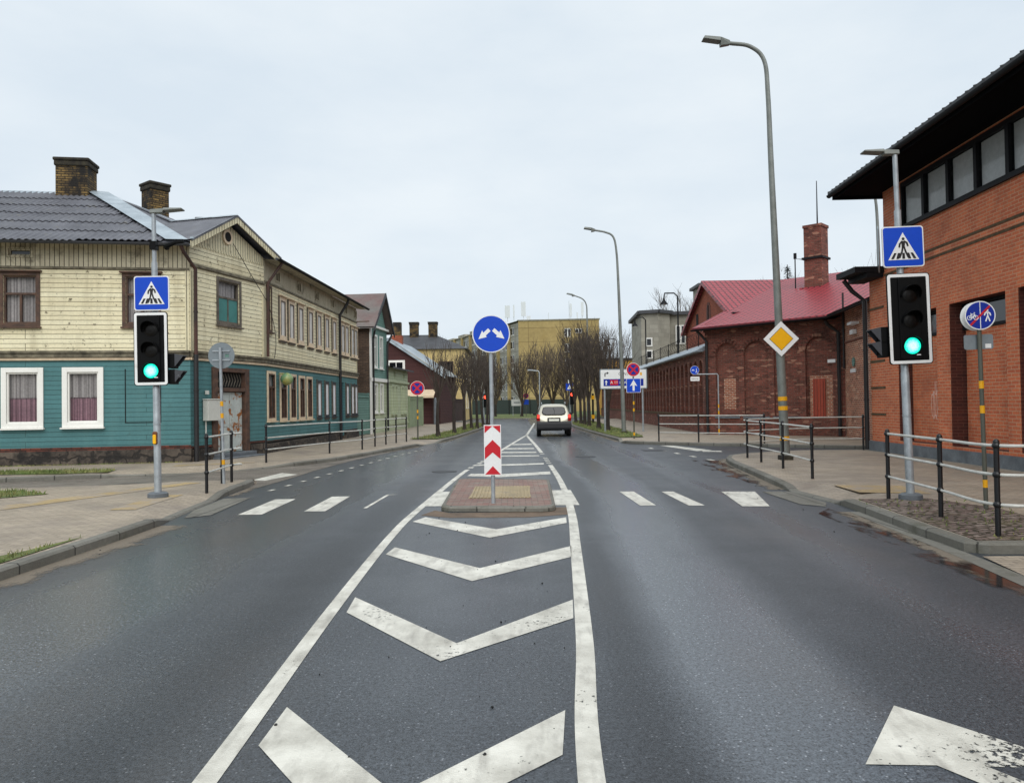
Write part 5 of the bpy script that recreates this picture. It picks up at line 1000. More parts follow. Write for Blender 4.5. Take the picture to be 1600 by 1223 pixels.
    for z in (zc-.22*bh/1.31, zc-.50*bh/1.31 if sgn > 0 else zc-.42*bh/1.31):
        mb = MB(); s0 = .0; mb.fb(F, hx+sgn*bw/2-.02*sgn if sgn > 0 else hx-bw/2-.09, hx+bw/2+.09 if sgn > 0 else hx-bw/2+.02, -.14, .06, Z(z)-.13, Z(z)+.13); PH = mb.build('pedestrian_signal', 'sigblack', T, bevel=.01)
        mb = MB(); x0 = hx+sgn*(bw/2+.09); x1 = x0+sgn*.15
        for a, c in ((-.13, .05),): mb.box8([F.p(x0, a, Z(z)+.10), F.p(x1, a, Z(z)+.085), F.p(x1, c, Z(z)+.085), F.p(x0, c, Z(z)+.10), F.p(x0, a, Z(z)+.125), F.p(x1, a, Z(z)+.10), F.p(x1, c, Z(z)+.10), F.p(x0, c, Z(z)+.125)])
        for c in (-.13, .04): mb.box8([F.p(x0, c, Z(z)-.10), F.p(x0+sgn*.02, c, Z(z)-.08), F.p(x0+sgn*.02, c+.012, Z(z)-.08), F.p(x0, c+.012, Z(z)-.10), F.p(x0, c, Z(z)+.10), F.p(x1, c, Z(z)+.085), F.p(x1, c+.012, Z(z)+.085), F.p(x0, c+.012, Z(z)+.10)])
        mb.build('visor', 'gutter', PH)
    return T, F
bL = G(247, 777); tL = at(240, 332, bL.y); TL, FL_ = signal_pole('traffic light showing green on the left footway in front of the teal wall', bL, tL, 1, 3.76, None, 2.77, .595, 1.31, .615, -.02, -.04, .52, .04)
cz = lambda z: z-bL.z
mb = MB(); mb.prism(FL_, rrect(-.045, .035, cz(1.07), cz(1.30), .03), .055, .10); o = mb.build('push_button', 'orangebtn', TL, bevel=.01); mb = MB(); mb.prism(FL_, rrect(-.033, .023, cz(1.08), cz(1.245), .02), .10, .115); mb.build('button_face', 'yellowbtn', o, bevel=.006)
mb = MB(); mb.fb(FL_, -.05, .05, -.06, .07, cz(4.55), cz(4.70)); mb.tube([FL_.p(.05, 0, cz(4.63)), FL_.p(.22, 0, cz(4.63))], .012, 6); mb.tube([FL_.p(.2, -.05, cz(4.60)), FL_.p(.24, .02, cz(4.62)), FL_.p(.40, .05, cz(4.67)), FL_.p(.55, .05, cz(4.68))], [.05, .045, .03, .025], 8); mb.build('camera', 'sigblack', TL)
mb = MB(); mb.tube([FL_.p(.28, 0, cz(2.29)), FL_.p(.42, .02, cz(2.29))], .035, 8); mb.build('loudspeaker', 'galv', TL)
bR = G(1423, 780); tR = at(1398, 240, bR.y); TR, FR_ = signal_pole('traffic light showing green on the right footway in front of the orange brick wall', bR, tR, -1, 4.07, None, 2.94, .665, 1.42, .64, .02, .06, .50, -.03)
cz = lambda z: z-bR.z
Fx = Pl(FR_.o-FR_.u*.37-FR_.n*.10, V((.50, 1, 0)), (0, 0, 1)); mb = MB(); mb.prism(Fx, rrect(-.32, .32, cz(4.07)-.32, cz(4.07)+.32, .045), -.01, .01); o = mb.build('side_crossing_sign', 'signback', TR)
# island post: direction disc and chevron board
b = G(771, 786, .083); F = facing(b, 0, 0); cz = lambda z: z-b.z
T = thing('island_sign', 'round blue sign with two white arrows above a red chevron board on the traffic island', 'road sign', b)
mb = MB(); mb.tube([b, b+V((-.01, 0, 2.95))], .034, 12); mb.build('pole', 'galv', T, smooth=True)
mb = MB(); mb.disc(F, 0, cz(2.85), .308, .04, .052, 48); D = mb.build('round_sign', 'white', T); mb = MB(); mb.disc(F, 0, cz(2.85), .292, .052, .054, 48); mb.build('sign_face', 'blue', D)
mb = MB(); zc = cz(2.84)
for sx in (-1, 1):
    A = [(.012, .055), (.052, .10), (.130, .028), (.150, .066), (.212, -.075), (.075, -.042), (.092, -.018)]
    mb.prism(F, [(sx*x+.005, zc+y) for x, y in A], .054, .0565)
mb.build('arrow', 'white', D)
mb = MB(); z0, z1, u0, u1 = cz(.545), cz(1.365), -.14, .14; mb.fb(F, u0, u1, .036, .046, z0, z1); CB = mb.build('chevron_board', 'white', T)
mb = MB(); a, c = u0+.012, u1-.012; um = 0; A, Bq, Cq = z1-.012, z1-.14, z1
for q in ([(a, z1-.012), (a, z1-.135), (um, z1-.02)], [(c, z1-.012), (um, z1-.02), (c, z1-.135)], [(a, z1-.56), (a, z1-.37), (um, z1-.245), (c, z1-.37), (c, z1-.56), (um, z1-.45)], [(a, z0+.012), (c, z0+.012), (um, z0+.15)]): mb.prism(F, q, .046, .0485)
mb.build('red_chevron', 'red', CB)
# bicycle and pedestrian path end sign, right
b = G(1541, 795); t_ = at(1530, 518, b.y); T = thing('path_sign', 'small round blue bicycle and pedestrian sign with a red slash on a dark banded post', 'road sign', b); d = (t_-b).normalized(); F = facing(b, -.12, math.atan2(d.x, d.z)); cz = lambda z: z-b.z
mb = MB(); mb.tube([b, b+d*2.55], .030, 12); mb.build('pole', 'olivepole', T, smooth=True)
for z in (1.88, 1.53, .48): mb = MB(); mb.tube([b+d*(z-.12-.055), b+d*(z-.12+.055)], .0325, 12); mb.build('yellow_band', 'yellow', T)
zc = cz(2.86); mb = MB(); mb.disc(F, 0, zc, .205, .04, .052, 40); mb.disc(F, -.02, zc-.005, .205, -.05, -.04, 40); D = mb.build('round_sign', 'white', T); mb = MB(); mb.disc(F, 0, zc, .19, .052, .054, 40); mb.build('sign_face', 'bluedk', D)
mb = MB(); a, c = .054, .056; mb.prism(F, [(-.005, zc-.188), (.005, zc-.188), (.005, zc+.188), (-.005, zc+.188)], a, c)
mb.disc(F, .095, zc+.07, .016, a, c, 10)
for q in ([(.095, zc+.055), (.098, zc-.005), (.07, zc-.085)], [(.098, zc-.005), (.125, zc-.085)], [(.09, zc+.048), (.065, zc+.03), (.055, zc-.0)], [(.1, zc+.048), (.128, zc+.025), (.135, zc-.005)]): mb.stroke(F, q, .017, a+.0004, c+.0004)
for uc in (-.145, -.06): mb.stroke(F, [(uc+.030*math.cos(t), zc-.03+.030*math.sin(t)) for t in [math.pi*i/6 for i in range(13)]], .008, a, c)
for q in ([(-.145, zc-.03), (-.12, zc+.02), (-.075, zc+.02), (-.06, zc-.03)], [(-.12, zc+.02), (-.1, zc-.03), (-.075, zc+.02)], [(-.125, zc+.035), (-.115, zc+.015)], [(-.085, zc+.04), (-.07, zc+.04)], [(-.145, zc-.03), (-.1, zc-.03)]): mb.stroke(F, q, .009, a, c)
mb.build('pictogram', 'white', D); mb = MB(); mb.prism(F, [(-.145, zc-.125), (-.125, zc-.145), (.14, zc+.12), (.12, zc+.14)], .057, .0585); mb.build('red_slash', 'red', D)
mb = MB(); mb.prism(F, rrect(-.19, .20, cz(2.385), cz(2.595), .03), -.045, -.033); PB = mb.build('back_plate', 'signback', T); mb = MB(); mb.fb(F, .09, .17, -.0325, -.031, cz(2.4), cz(2.46)); mb.build('sticker', 'white', PB)
# back of a round sign on the left
b = G(350, 755.5); t_ = b+V((-.06, 0, 2.85)); T = thing('round_road_sign', 'grey back of a round road sign on a banded post beside the small railing', 'road sign', b); F = facing(b, .02, 0); zc = 2.68
mb = MB(); mb.tube([b, t_], .030, 12); mb.build('pole', 'galv', T, smooth=True)
mb = MB(); mb.disc(F, -.05, zc, .275, -.055, -.04, 44); D = mb.build('round_sign', 'signback', T); mb = MB(); mb.fb(F, -.23, .13, -.04, -.02, zc+.08, zc+.11); mb.fb(F, -.23, .13, -.04, -.02, zc-.11, zc-.08); mb.build('bracket', 'galv', D); mb = MB(); mb.fb(F, .03, .11, -.0395, -.036, zc-.035, zc+.03); mb.build('sticker', 'tgreen', D)
for z in (1.67, 1.42, .45): mb = MB(); mb.tube([b+V((-.02*z, 0, z-.05)), b+V((-.02*z-.002, 0, z+.05))], .033, 12); mb.build('yellow_band', 'yellow', T)
def nostop(F, u, z, r, w, par):
    mb = MB(); mb.disc(F, u, z, r, w, w+.012, 36); D = mb.build('no_stopping_sign', 'white', par); mb = MB(); mb.disc(F, u, z, r*.95, w+.012, w+.014, 36); mb.build('red_ring', 'red', D); mb = MB(); mb.disc(F, u, z, r*.72, w+.014, w+.016, 36); mb.build('blue_face', 'bluedk', D)
    mb = MB()
    for s in (1, -1): mb.stroke(F, [(u-r*.5, z-s*r*.5), (u+r*.5, z+s*r*.5)], r*.24, w+.016, w+.0185+.0004*s)
    mb.build('red_cross', 'red', D); return D
def banded_post(name, label, cat, px, py, h, bands, rad=.03, mat='olivepole', y=None, group=None):
    b = G(px, py); T = thing(name, label, cat, b, group); mb = MB(); mb.tube([b, b+V((0, 0, h))], rad, 10); mb.build('pole', mat, T, smooth=True)
    for z in bands: mb = MB(); mb.tube([b+V((0, 0, z-.07)), b+V((0, 0, z+.07))], rad+.004, 10); mb.build('yellow_band', 'yellow', T)
    return T, b, facing(b)
T, b, F = banded_post('no_stopping_post', 'no stopping sign on a banded post by the left verge and pale green fence', 'road sign', 653, 687, 2.65, (1.3, 1.02), .035); nostop(F, 0, 2.36, .33, .04, T)
T, b, F = banded_post('sign_post', 'no stopping sign above a blue straight arrow sign on the right grass verge', 'road sign', 991, 685, 3.3, (1.55, 1.25, .2), .035); nostop(F, 0, 3.0, .30, .04, T)
mb = MB(); mb.prism(F, rrect(-.31, .31, 2.0, 2.62, .04), .04, .055); P = mb.build('arrow_sign', 'white', T); mb = MB(); mb.prism(F, rrect(-.295, .295, 2.015, 2.605, .035), .055, .057); mb.build('sign_face', 'blue', P)
mb = MB(); mb.prism(F, [(-.045, 2.08), (.045, 2.08), (.045, 2.33), (.16, 2.28), (0, 2.56), (-.16, 2.28), (-.045, 2.33)], .057, .059); mb.build('arrow', 'white', P)
# direction board
b = G(944, 675); T = thing('direction_board', 'white and blue direction board on posts at the far right verge', 'direction sign', b); F = facing(b); x0, x1, z0, z1 = -.2, 2.34, 2.30, 3.38
for u in (.06, 2.1): mb = MB(); mb.tube([F.p(u, 0, -.02), F.p(u, 0, z1-.1)], .05, 8); mb.build('post', 'galv', T, smooth=True)
mb = MB(); mb.prism(F, rrect(x0, x1, z0, z1, .06), .05, .09); mb.build('board_edge', 'signback', T); mb = MB(); mb.prism(F, rrect(x0+.05, x1-.05, z0+.05, z1-.05, .05), .09, .094); BD = mb.build('board', 'white', T)
mb = MB(); mb.fb(F, x0+.2, x1-.2, .094, .097, z0+.16, z0+.54); mb.build('blue_panel', 'bluedk', BD); mb = MB(); mb.fb(F, x0+.55, x0+.98, .097, .099, z0+.21, z0+.49); mb.build('route_patch', 'red', BD)
text(F, 'A 11', .21, x0+.765, z0+.35, .1, 'white', BD); text(F, 'KLAIPĒDA', .21, x0+1.05, z0+.345, .1, 'white', BD, align='LEFT'); text(F, 'CENTRS', .22, x0+1.0, z0+.80, .096, 'black', BD, align='LEFT')
mb = MB(); mb.prism(F, [(x0+.31, z0+.22), (x0+.37, z0+.22), (x0+.37, z0+.38), (x0+.42, z0+.36), (x0+.34, z0+.48), (x0+.26, z0+.36), (x0+.31, z0+.38)], .097, .1); mb.build('arrow', 'white', BD)
mb = MB(); mb.stroke(F, [(x0+.28, z0+.68), (x0+.28, z0+.84), (x0+.42, z0+.86)], .05, .094, .097); mb.prism(F, [(x0+.39, z0+.93), (x0+.39, z0+.79), (x0+.49, z0+.86)], .094, .0965); mb.build('turn_arrow', 'black', BD)
mb = MB(); mb.fb(F, x1-.38, x1-.28, .094, .097, z0+.72, z0+.88); mb.build('yellow_symbol', 'yellow', BD)
# round blue sign on a bracket at the brick corner
b = V((9.3, 36.2, .12)); T = thing('bracket_sign', 'round blue path sign with white plate on a bracket arm at the brick corner', 'road sign', b); F = facing(b, .0)
b2 = V((9.62, 35.8, .12)); mb = MB(); mb.tube([b2, b2+V((0, 0, 2.80)), b2+V((-.06, 0, 2.84)), b2+V((-1.15, 0, 2.84))], .03, 8); mb.build('pole', 'galv', T, smooth=True)
for z in (1.35, 1.05, .2): mb = MB(); mb.tube([b2+V((0, 0, z-.08)), b2+V((0, 0, z+.08))], .034, 8); mb.build('yellow_band', 'yellow', T)
F = facing(b2+V((-1.1, -.04, 0))); mb = MB(); mb.disc(F, 0, 3.03, .205, 0, .012, 28); D = mb.build('round_sign', 'white', T); mb = MB(); mb.disc(F, 0, 3.03, .195, .012, .014, 28); mb.build('sign_face', 'blue', D)
mb = MB(); mb.disc(F, .08, 3.09, .02, .014, .016, 8); mb.stroke(F, [(.08, 3.07), (.08, 2.99), (.05, 2.92)], .025, .014, .016); mb.stroke(F, [(.08, 3.0), (.11, 2.92)], .022, .014, .0165); mb.stroke(F, [(-.13, 3.0), (-.1, 3.05), (-.04, 3.05), (-.03, 3.0)], .025, .014, .016); mb.build('pictogram', 'white', D)
mb = MB(); mb.prism(F, rrect(-.2, .22, 2.53, 2.73, .02), .0, .012); P = mb.build('plate', 'white', T); mb = MB()
for u in (-.13, -.07, .0, .06, .14): mb.fb(F, u-.014, u+.014, .012, .0135, 2.60, 2.655)
mb.build('plate_marks', 'black', P)

# ------------------------------------------------------------------ street lamps
def street_lamp(label, P, head, rad0, group='tall street lamps along the right side'):
    P = [V(p) for p in P]; b = P[0]; T = thing('street_lamp', label, 'street lamp', b, group); n = len(P)
    C_ = [P[0]]; Q = smooth3(P[1:], 6); path = [P[0]] + Q; L = len(path); zt = max(p.z for p in path)
    mb = MB(); mb.tube(path, [rad0*(1-.58*min(1, (p.z-b.z)/(zt-b.z))) if i < L else .04 for i, p in enumerate(path)], 12); mb.build('pole', 'lampgrey', T, smooth=True)
    h = V(head); a = path[-1]; d = (h-a).normalized(); sd = V((d.y, -d.x, 0)).normalized(); up = V((0, 0, 1))
    mb = MB(); hw = (h-a).length; A = lambda f, s, z: a+d*hw*f+sd*s+up*z; w = .13
    mb.box8([A(0, -w*.5, -.05), A(.35, -w*.6, -.13), A(.35, w*.6, -.13), A(0, w*.5, -.05), A(0, -w*.5, .06), A(.35, -w, .09), A(.35, w, .09), A(0, w*.5, .06)])
    mb.box8([A(.352, -w, -.02), A(1, -w, -.02), A(1, w, -.02), A(.352, w, -.02), A(.352, -w, .09), A(.93, -w*.9, .07), A(.93, w*.9, .07), A(.352, w, .09)]); mb.build('lamp_head', 'lampgrey', T, bevel=.015)
    mb = MB(); mb.box(b.x-.16, b.x+.16, b.y-.16, b.y+.16, b.z-.02, b.z+.12); mb.build('base', 'soot', T, bevel=.02); return T, b
def smooth3(P, n):
    Q = [P[0]*2-P[1]]+P+[P[-1]*2-P[-2]]; out = []
    for i in range(1, len(Q)-2):
        for k in range(n):
            t = k/n; a, b, c, d = Q[i-1:i+3]; out.append(.5*((2*b)+(c-a)*t+(2*a-5*b+4*c-d)*t*t+(3*b-a-3*c+d)*t**3))
    return out+[P[-1]]
b1 = G(1227.5, 718); Y = b1.y
T, b = street_lamp('nearest tall street lamp leaning beside the curved railing, carrying a yellow diamond priority sign', [b1, at(1218, 530, Y), at(1205, 260, Y), at(1200, 150, Y), at(1194, 95, Y), at(1172, 73, Y), at(1140, 68, Y)], at(1097, 62, Y), .125)
d = (at(1218, 530, Y)-b1).normalized()
for z in (1.62, 1.37, .57): mb = MB(); c = b1+d*z; rr = .125-.55*.125*z/11; mb.tube([c-d*.055, c+d*.055], rr+.006, 14); mb.build('yellow_band', 'yellow', T)
c = at(1218, 530, Y); F = facing(V((c.x, c.y-.12, c.z)), -.04, math.radians(0)); q = .465
mb = MB(); mb.prism(F, [(q, 0), (0, q), (-q, 0), (0, -q)], 0, .014); P = mb.build('priority_sign', 'white', T); P['label'] = 'yellow diamond priority sign with white edge'; q = .315; mb = MB(); mb.prism(F, [(q, 0), (0, q), (-q, 0), (0, -q)], .014, .0165); o = mb.build('dark_edge', 'black', P); q = .30; mb = MB(); mb.prism(F, [(q, 0), (0, q), (-q, 0), (0, -q)], .0165, .0185); mb.build('yellow_face', 'ambersign', P)
b2 = G(975, 677); Y = b2.y
street_lamp('second tall street lamp on the right grass verge in front of the direction board', [b2, at(971, 560, Y), at(966, 440, Y), at(963, 392, Y), at(958, 370, Y), at(946, 363, Y), at(930, 360, Y)], at(912, 357, Y), .115)
street_lamp('third and farthest tall street lamp, rising among the dark trees before the ochre end wall', [V((6.0, 61, .12)), V((6.05, 61, 6)), V((6.05, 61, 8.6)), at(916, 476, 61), at(910, 467, 61), at(898, 462, 61)], at(885, 459, 61), .11)
street_lamp('street lamp half hidden behind the eaves of the orange brick building', [V((14.6, 30.2, .12)), V((14.55, 30.2, 6)), V((14.5, 30.2, 9)), V((14.4, 30.2, 10.0)), V((14.7, 30.6, 10.5)), V((15.4, 31, 10.7))], V((16.2, 31.5, 10.75)), .11)
T = thing('small_street_lamp', 'small far street lamp standing before the bare trees at the road end', 'street lamp', V((3.3, 92, .12)), 'tall street lamps along the right side'); mb = MB(); mb.tube([(3.3, 92, .1), (3.3, 92, 5.4), (3.2, 92, 5.6), (2.3, 92, 5.7)], .07, 6); mb.build('pole', 'galv', T, smooth=True); mb = MB(); mb.box(1.9, 2.5, 91.9, 92.1, 5.65, 5.8); mb.build('lamp_head', 'galv', T)
# far red signals, signs and board at the end of the road
def far_signal(label, x, y, z, board):
    b = V((x, y, .1)); T = thing('traffic_signal', label, 'traffic light', b, 'far traffic lights showing red'); mb = MB(); mb.tube([b, b+V((0, 0, z+.7))], .06, 8); mb.build('pole', 'galv', T, smooth=True); F = facing(b)
    mb = MB(); mb.fb(F, -.02, .36, .06, .3, z-.75-.1, z+.28); H_ = mb.build('signal_head', 'sigblack', T); mb = MB(); mb.disc(F, .17, z, .15, .301, .32, 16); mb.build('lens', 'redlit', H_)
    if board: mb = MB(); mb.fb(F, -.35, .25, .06, .09, z+.35, z+.95); o = mb.build('crossing_sign', 'blue', T); mb = MB(); mb.prism(F, [(-.25, z+.45), (.15, z+.45), (-.05, z+.85)], .09, .095); mb.build('triangle', 'white', o)
far_signal('far traffic light showing red under a blue crossing sign on the right verge', 4.98, 66, 2.34, True); far_signal('far traffic light showing red among the trees of the left verge', -2.36, 64, 2.2, False)
for nm, lb, px, Y in (('banded_bollard_post', 'black and yellow banded post standing behind the right trees', 926.5, 60),):
    p = at(px, 640, Y); b = V((p.x, Y, .12)); T = thing(nm, lb, 'post', b); mb = MB(); mb.tube([b, b+V((0, 0, 2.3))], .08, 8); mb.build('pole', 'blackpaint', T, smooth=True)
    for z in (2.0, .5): mb = MB(); mb.tube([b+V((0, 0, z-.15)), b+V((0, 0, z+.15))], .13, 8); mb.build('yellow_band', 'yellow', T)
b = V((.8, 100, .1)); T = thing('far_direction_board', 'small white board on posts in front of the far metal fence', 'direction sign', b); F = facing(b); mb = MB(); mb.fb(F, -.9, .5, 0, .08, 1.35, 2.2); mb.build('board', 'white', T); mb = MB(); mb.fb(F, -.6, .2, .08, .085, 1.7, 1.85); mb.build('board_mark', 'signback', T)
for u in (-.7, .3): mb = MB(); mb.tube([F.p(u, -.05, 0), F.p(u, -.05, 1.9)], .05, 6); mb.build('post', 'galv', T)
b = V((1.75, 97, .1)); T = thing('far_sign_post', 'tiny no stopping sign above a blue sign beside the far white board', 'road sign', b); F = facing(b); mb = MB(); mb.tube([b, b+V((0, 0, 2.9))], .045, 6); mb.build('pole', 'olivepole', T); nostop(F, 0, 2.6, .36, .05, T); mb = MB(); mb.fb(F, -.33, .33, .05, .07, 1.5, 2.15); mb.build('blue_sign', 'blue', T)

# ------------------------------------------------------------------ railings
def railing(label, path, posts, h=1.05, heights=(.36, .70, 1.03), zb=.12):
    path = [V((p[0], p[1], zb)) for p in path]; T = thing('railing', label, 'railing', path[0], 'black and pale pipe railings at the junction corners')
    for p in posts:
        p = V((p[0], p[1], zb)); mb = MB(); mb.tube([p-V((0, 0, .03)), p+V((0, 0, h+.02))], .030, 10)
        for z in heights: mb.ball(p+V((0, 0, z)), .046, 10)
        mb.ball(p+V((0, 0, h+.02)), .036, 8); mb.build('post', 'blackpaint', T, smooth=True)
    Q = smooth3(path, 8) if len(path) > 2 else path
    for z in heights: mb = MB(); mb.tube([p+V((0, 0, z)) for p in Q], .019, 8); mb.build('rail', 'railpaint', T, smooth=True)
g = lambda px, py: tuple(G(px, py))[:2]
a, b, c = g(323, 768), g(347, 755), g(362, 753)
railing('short looped railing of three posts on the left footway in front of the peeling door', [a, ((a[0]+c[0])/2, (a[1]+c[1])/2), c, (c[0]+.10, c[1]+.28), (c[0]+.0, c[1]+.42), (b[0]+.05, b[1]+.35), b], [a, b, c])
P = [g(416, 722), g(515, 708), g(566, 702), g(586, 697.5), g(603, 694.5), g(619, 692), g(635, 690)]
railing('long straight railing along the left footway below the row of boarded windows', P, P)
P = [(5.99, 15.4), (6.25, 17.8), (6.36, 19.7), (6.48, 21.25)]
railing('railing curving round the right corner past the leaning street lamp', P+[(6.72, 22.2), (7.4, 22.9), (9.0, 23.75), (10.9, 23.9)], P+[(10.9, 23.9)])
P = [(5.85, 30.75), (7.2, 29.75), (9.3, 28.4)]
railing('far railing of three posts across the side street in front of the red brick arches', P, P)
P = [(5.89, 12.09), (5.66, 10.2), (5.50, 8.75)]
railing('nearest railing on the right footway in front of the orange brick building', P+[(6.4, 8.62), (7.5, 8.6), (9.5, 8.5)], P+[(7.5, 8.6), (9.5, 8.5)])

# ------------------------------------------------------------------ car
CAR = thing('car', 'silver beige off road estate car driving away with its tail lamps lit', 'car', (2.13, 39.4, 0), None, -.03)
sec = [(-.02, .62, .80), (.03, .80, .98), (.10, .86, 1.09), (.22, .88, 1.22), (.38, .89, 1.44), (.52, .90, 1.60), (.75, .90, 1.655), (1.5, .905, 1.68), (2.2, .905, 1.66), (2.6, .905, 1.56), (3.1, .90, 1.20), (3.3, .90, 1.07), (3.9, .87, 1.0), (4.2, .78, .88), (4.32, .6, .62)]
def carsec(y, w, zt):
    zb = .36; belt = min(zt, 1.04); tw = w-.05-.30*max(0, zt-belt)
    if zt < 1.05: tw = w-.10
    L = [(0, zb), (w*.80, zb), (w*.96, zb+.06), (w, .62), (w, .82), (w-.015, .95 if zt > .97 else zt-.03), (w-.04, belt-.002), (tw+.02 if zt > 1.2 else w-.08, max(belt+.001, zt-.12)), (tw-.06, zt-.035), (tw-.22, zt-.006), (0, zt)]
    return [(x, y, z) for x, z in L]
mb = MB(); R_ = [carsec(*s_) for s_ in sec]; nn = len(R_[0])
for A, B in zip(R_, R_[1:]):
    for i in range(nn-1):
        mb.poly([A[i], B[i], B[i+1], A[i+1]]); mb.poly([(-p[0], p[1], p[2]) for p in (A[i+1], B[i+1], B[i], A[i])])
for A in (R_[0], R_[-1]): mb.poly(A+[(-p[0], p[1], p[2]) for p in A[-2:0:-1]])
body = mb.build('body', 'carbody', CAR, local=True)
bm = bmesh.new(); bm.from_mesh(body.data); bmesh.ops.remove_doubles(bm, verts=bm.verts[:], dist=.001); bmesh.ops.recalc_face_normals(bm, faces=bm.faces[:]); bm.to_mesh(body.data); bm.free()
sb = body.modifiers.new('subdiv', 'SUBSURF'); sb.levels = 1; sb.render_levels = 2; body.data.polygons.foreach_set('use_smooth', [True]*len(body.data.polygons))
def cpart(name, mat, fn, par=CAR, **kw): mb = MB(); fn(mb); return mb.build(name, mat, par, local=True, **kw)
XZ = lambda o, tilt=0: Pl(o, (1, 0, 0), (0, math.sin(tilt), math.cos(tilt)))
Fw = XZ((0, .085, 1.10), math.radians(34))
rw = cpart('rear_window', 'carblack', lambda m_: m_.prism(Fw, [(-.56, .06), (-.40, 0), (.40, 0), (.56, .06), (.62, .20), (.55, .46), (.42, .50), (-.42, .50), (-.55, .46), (-.62, .20)], -.06, .022), bevel=.01)
cpart('pane', 'glassdark', lambda m_: m_.prism(Fw, [(-.52, .08), (-.38, .035), (.38, .035), (.52, .08), (.57, .20), (.51, .43), (.40, .465), (-.40, .465), (-.51, .43), (-.57, .20)], .022, .025), rw)
cpart('wiper', 'carblack', lambda m_: m_.stroke(Fw, [(0, .02), (.05, .2), (-.02, .42)], .025, .026, .04), rw)
bp = cpart('rear_bumper', 'carblack', lambda m_: m_.prism(Pl((0, 0, 0), (0, 1, 0), (0, 0, 1)), [(-.12, .36), (-.14, .46), (-.13, .66), (-.10, .76), (.05, .78), (.30, .78), (.30, .36)], -.89, .89), bevel=.03)
cpart('number_plate_recess', 'carblack', lambda m_: m_.box(-.33, .33, -.08, .02, .78, .97)); cpart('number_plate', 'plate', lambda m_: m_.box(-.26, .26, -.10, -.085, .795, .905))
for s in (-1, 1):
    o = cpart('tail_lamp', 'tail', lambda m_: m_.box8([(s*.70, -.045, .80), (s*.885, .06, .80), (s*.91, .30, .84), (s*.74, .1, .84), (s*.72, .0, 1.13), (s*.86, .10, 1.16), (s*.89, .30, 1.16), (s*.74, .14, 1.14)]), bevel=.02)
    cpart('lit_bulb', 'taillit', lambda m_: m_.prism(XZ((s*.80, -.015, 1.02), .3), [(-.07, -.07), (.06, -.07), (.05, .09), (-.05, .09)], -.02, .045), o)
    cpart('side_mirror', 'carblack', lambda m_: m_.box(min(s*.9, s*1.08), max(s*.9, s*1.08), 2.75, 2.87, 1.06, 1.22), bevel=.03); cpart('roof_rail', 'galv', lambda m_: m_.tube([(s*.60, .62, 1.66), (s*.62, .8, 1.74), (s*.62, 2.0, 1.755), (s*.61, 2.2, 1.68)], .018, 8))
    cpart('side_window', 'glassdark', lambda m_: m_.box8([(s*.845, .75, 1.10), (s*.86, 2.75, 1.08), (s*.87, 2.75, 1.08), (s*.868, .75, 1.10), (s*.715, .85, 1.56), (s*.745, 2.35, 1.56), (s*.765, 2.35, 1.56), (s*.735, .85, 1.56)]))
    for y in (.72, 3.36):
        wh = cpart('wheel', 'tyre', lambda m_: m_.tube([(s*.66, y, .34), (s*.68, y, .34), (s*.86, y, .34), (s*.89, y, .34)], [.30, .34, .34, .30], 28), smooth=True)
        cpart('rim', 'galv', lambda m_: m_.tube([(s*.885, y, .34), (s*.895, y, .34)], [.2, .17], 18), wh)
cpart('underbody', 'carblack', lambda m_: m_.box(-.7, .7, .1, 4.0, .30, .42)); cpart('exhaust', 'galv', lambda m_: m_.tube([(.45, -.05, .33), (.45, .4, .33)], .03, 8)); cpart('tow_bar', 'carblack', lambda m_: m_.tube([(0, .1, .36), (0, -.12, .34), (0, -.13, .42)], .025, 6))

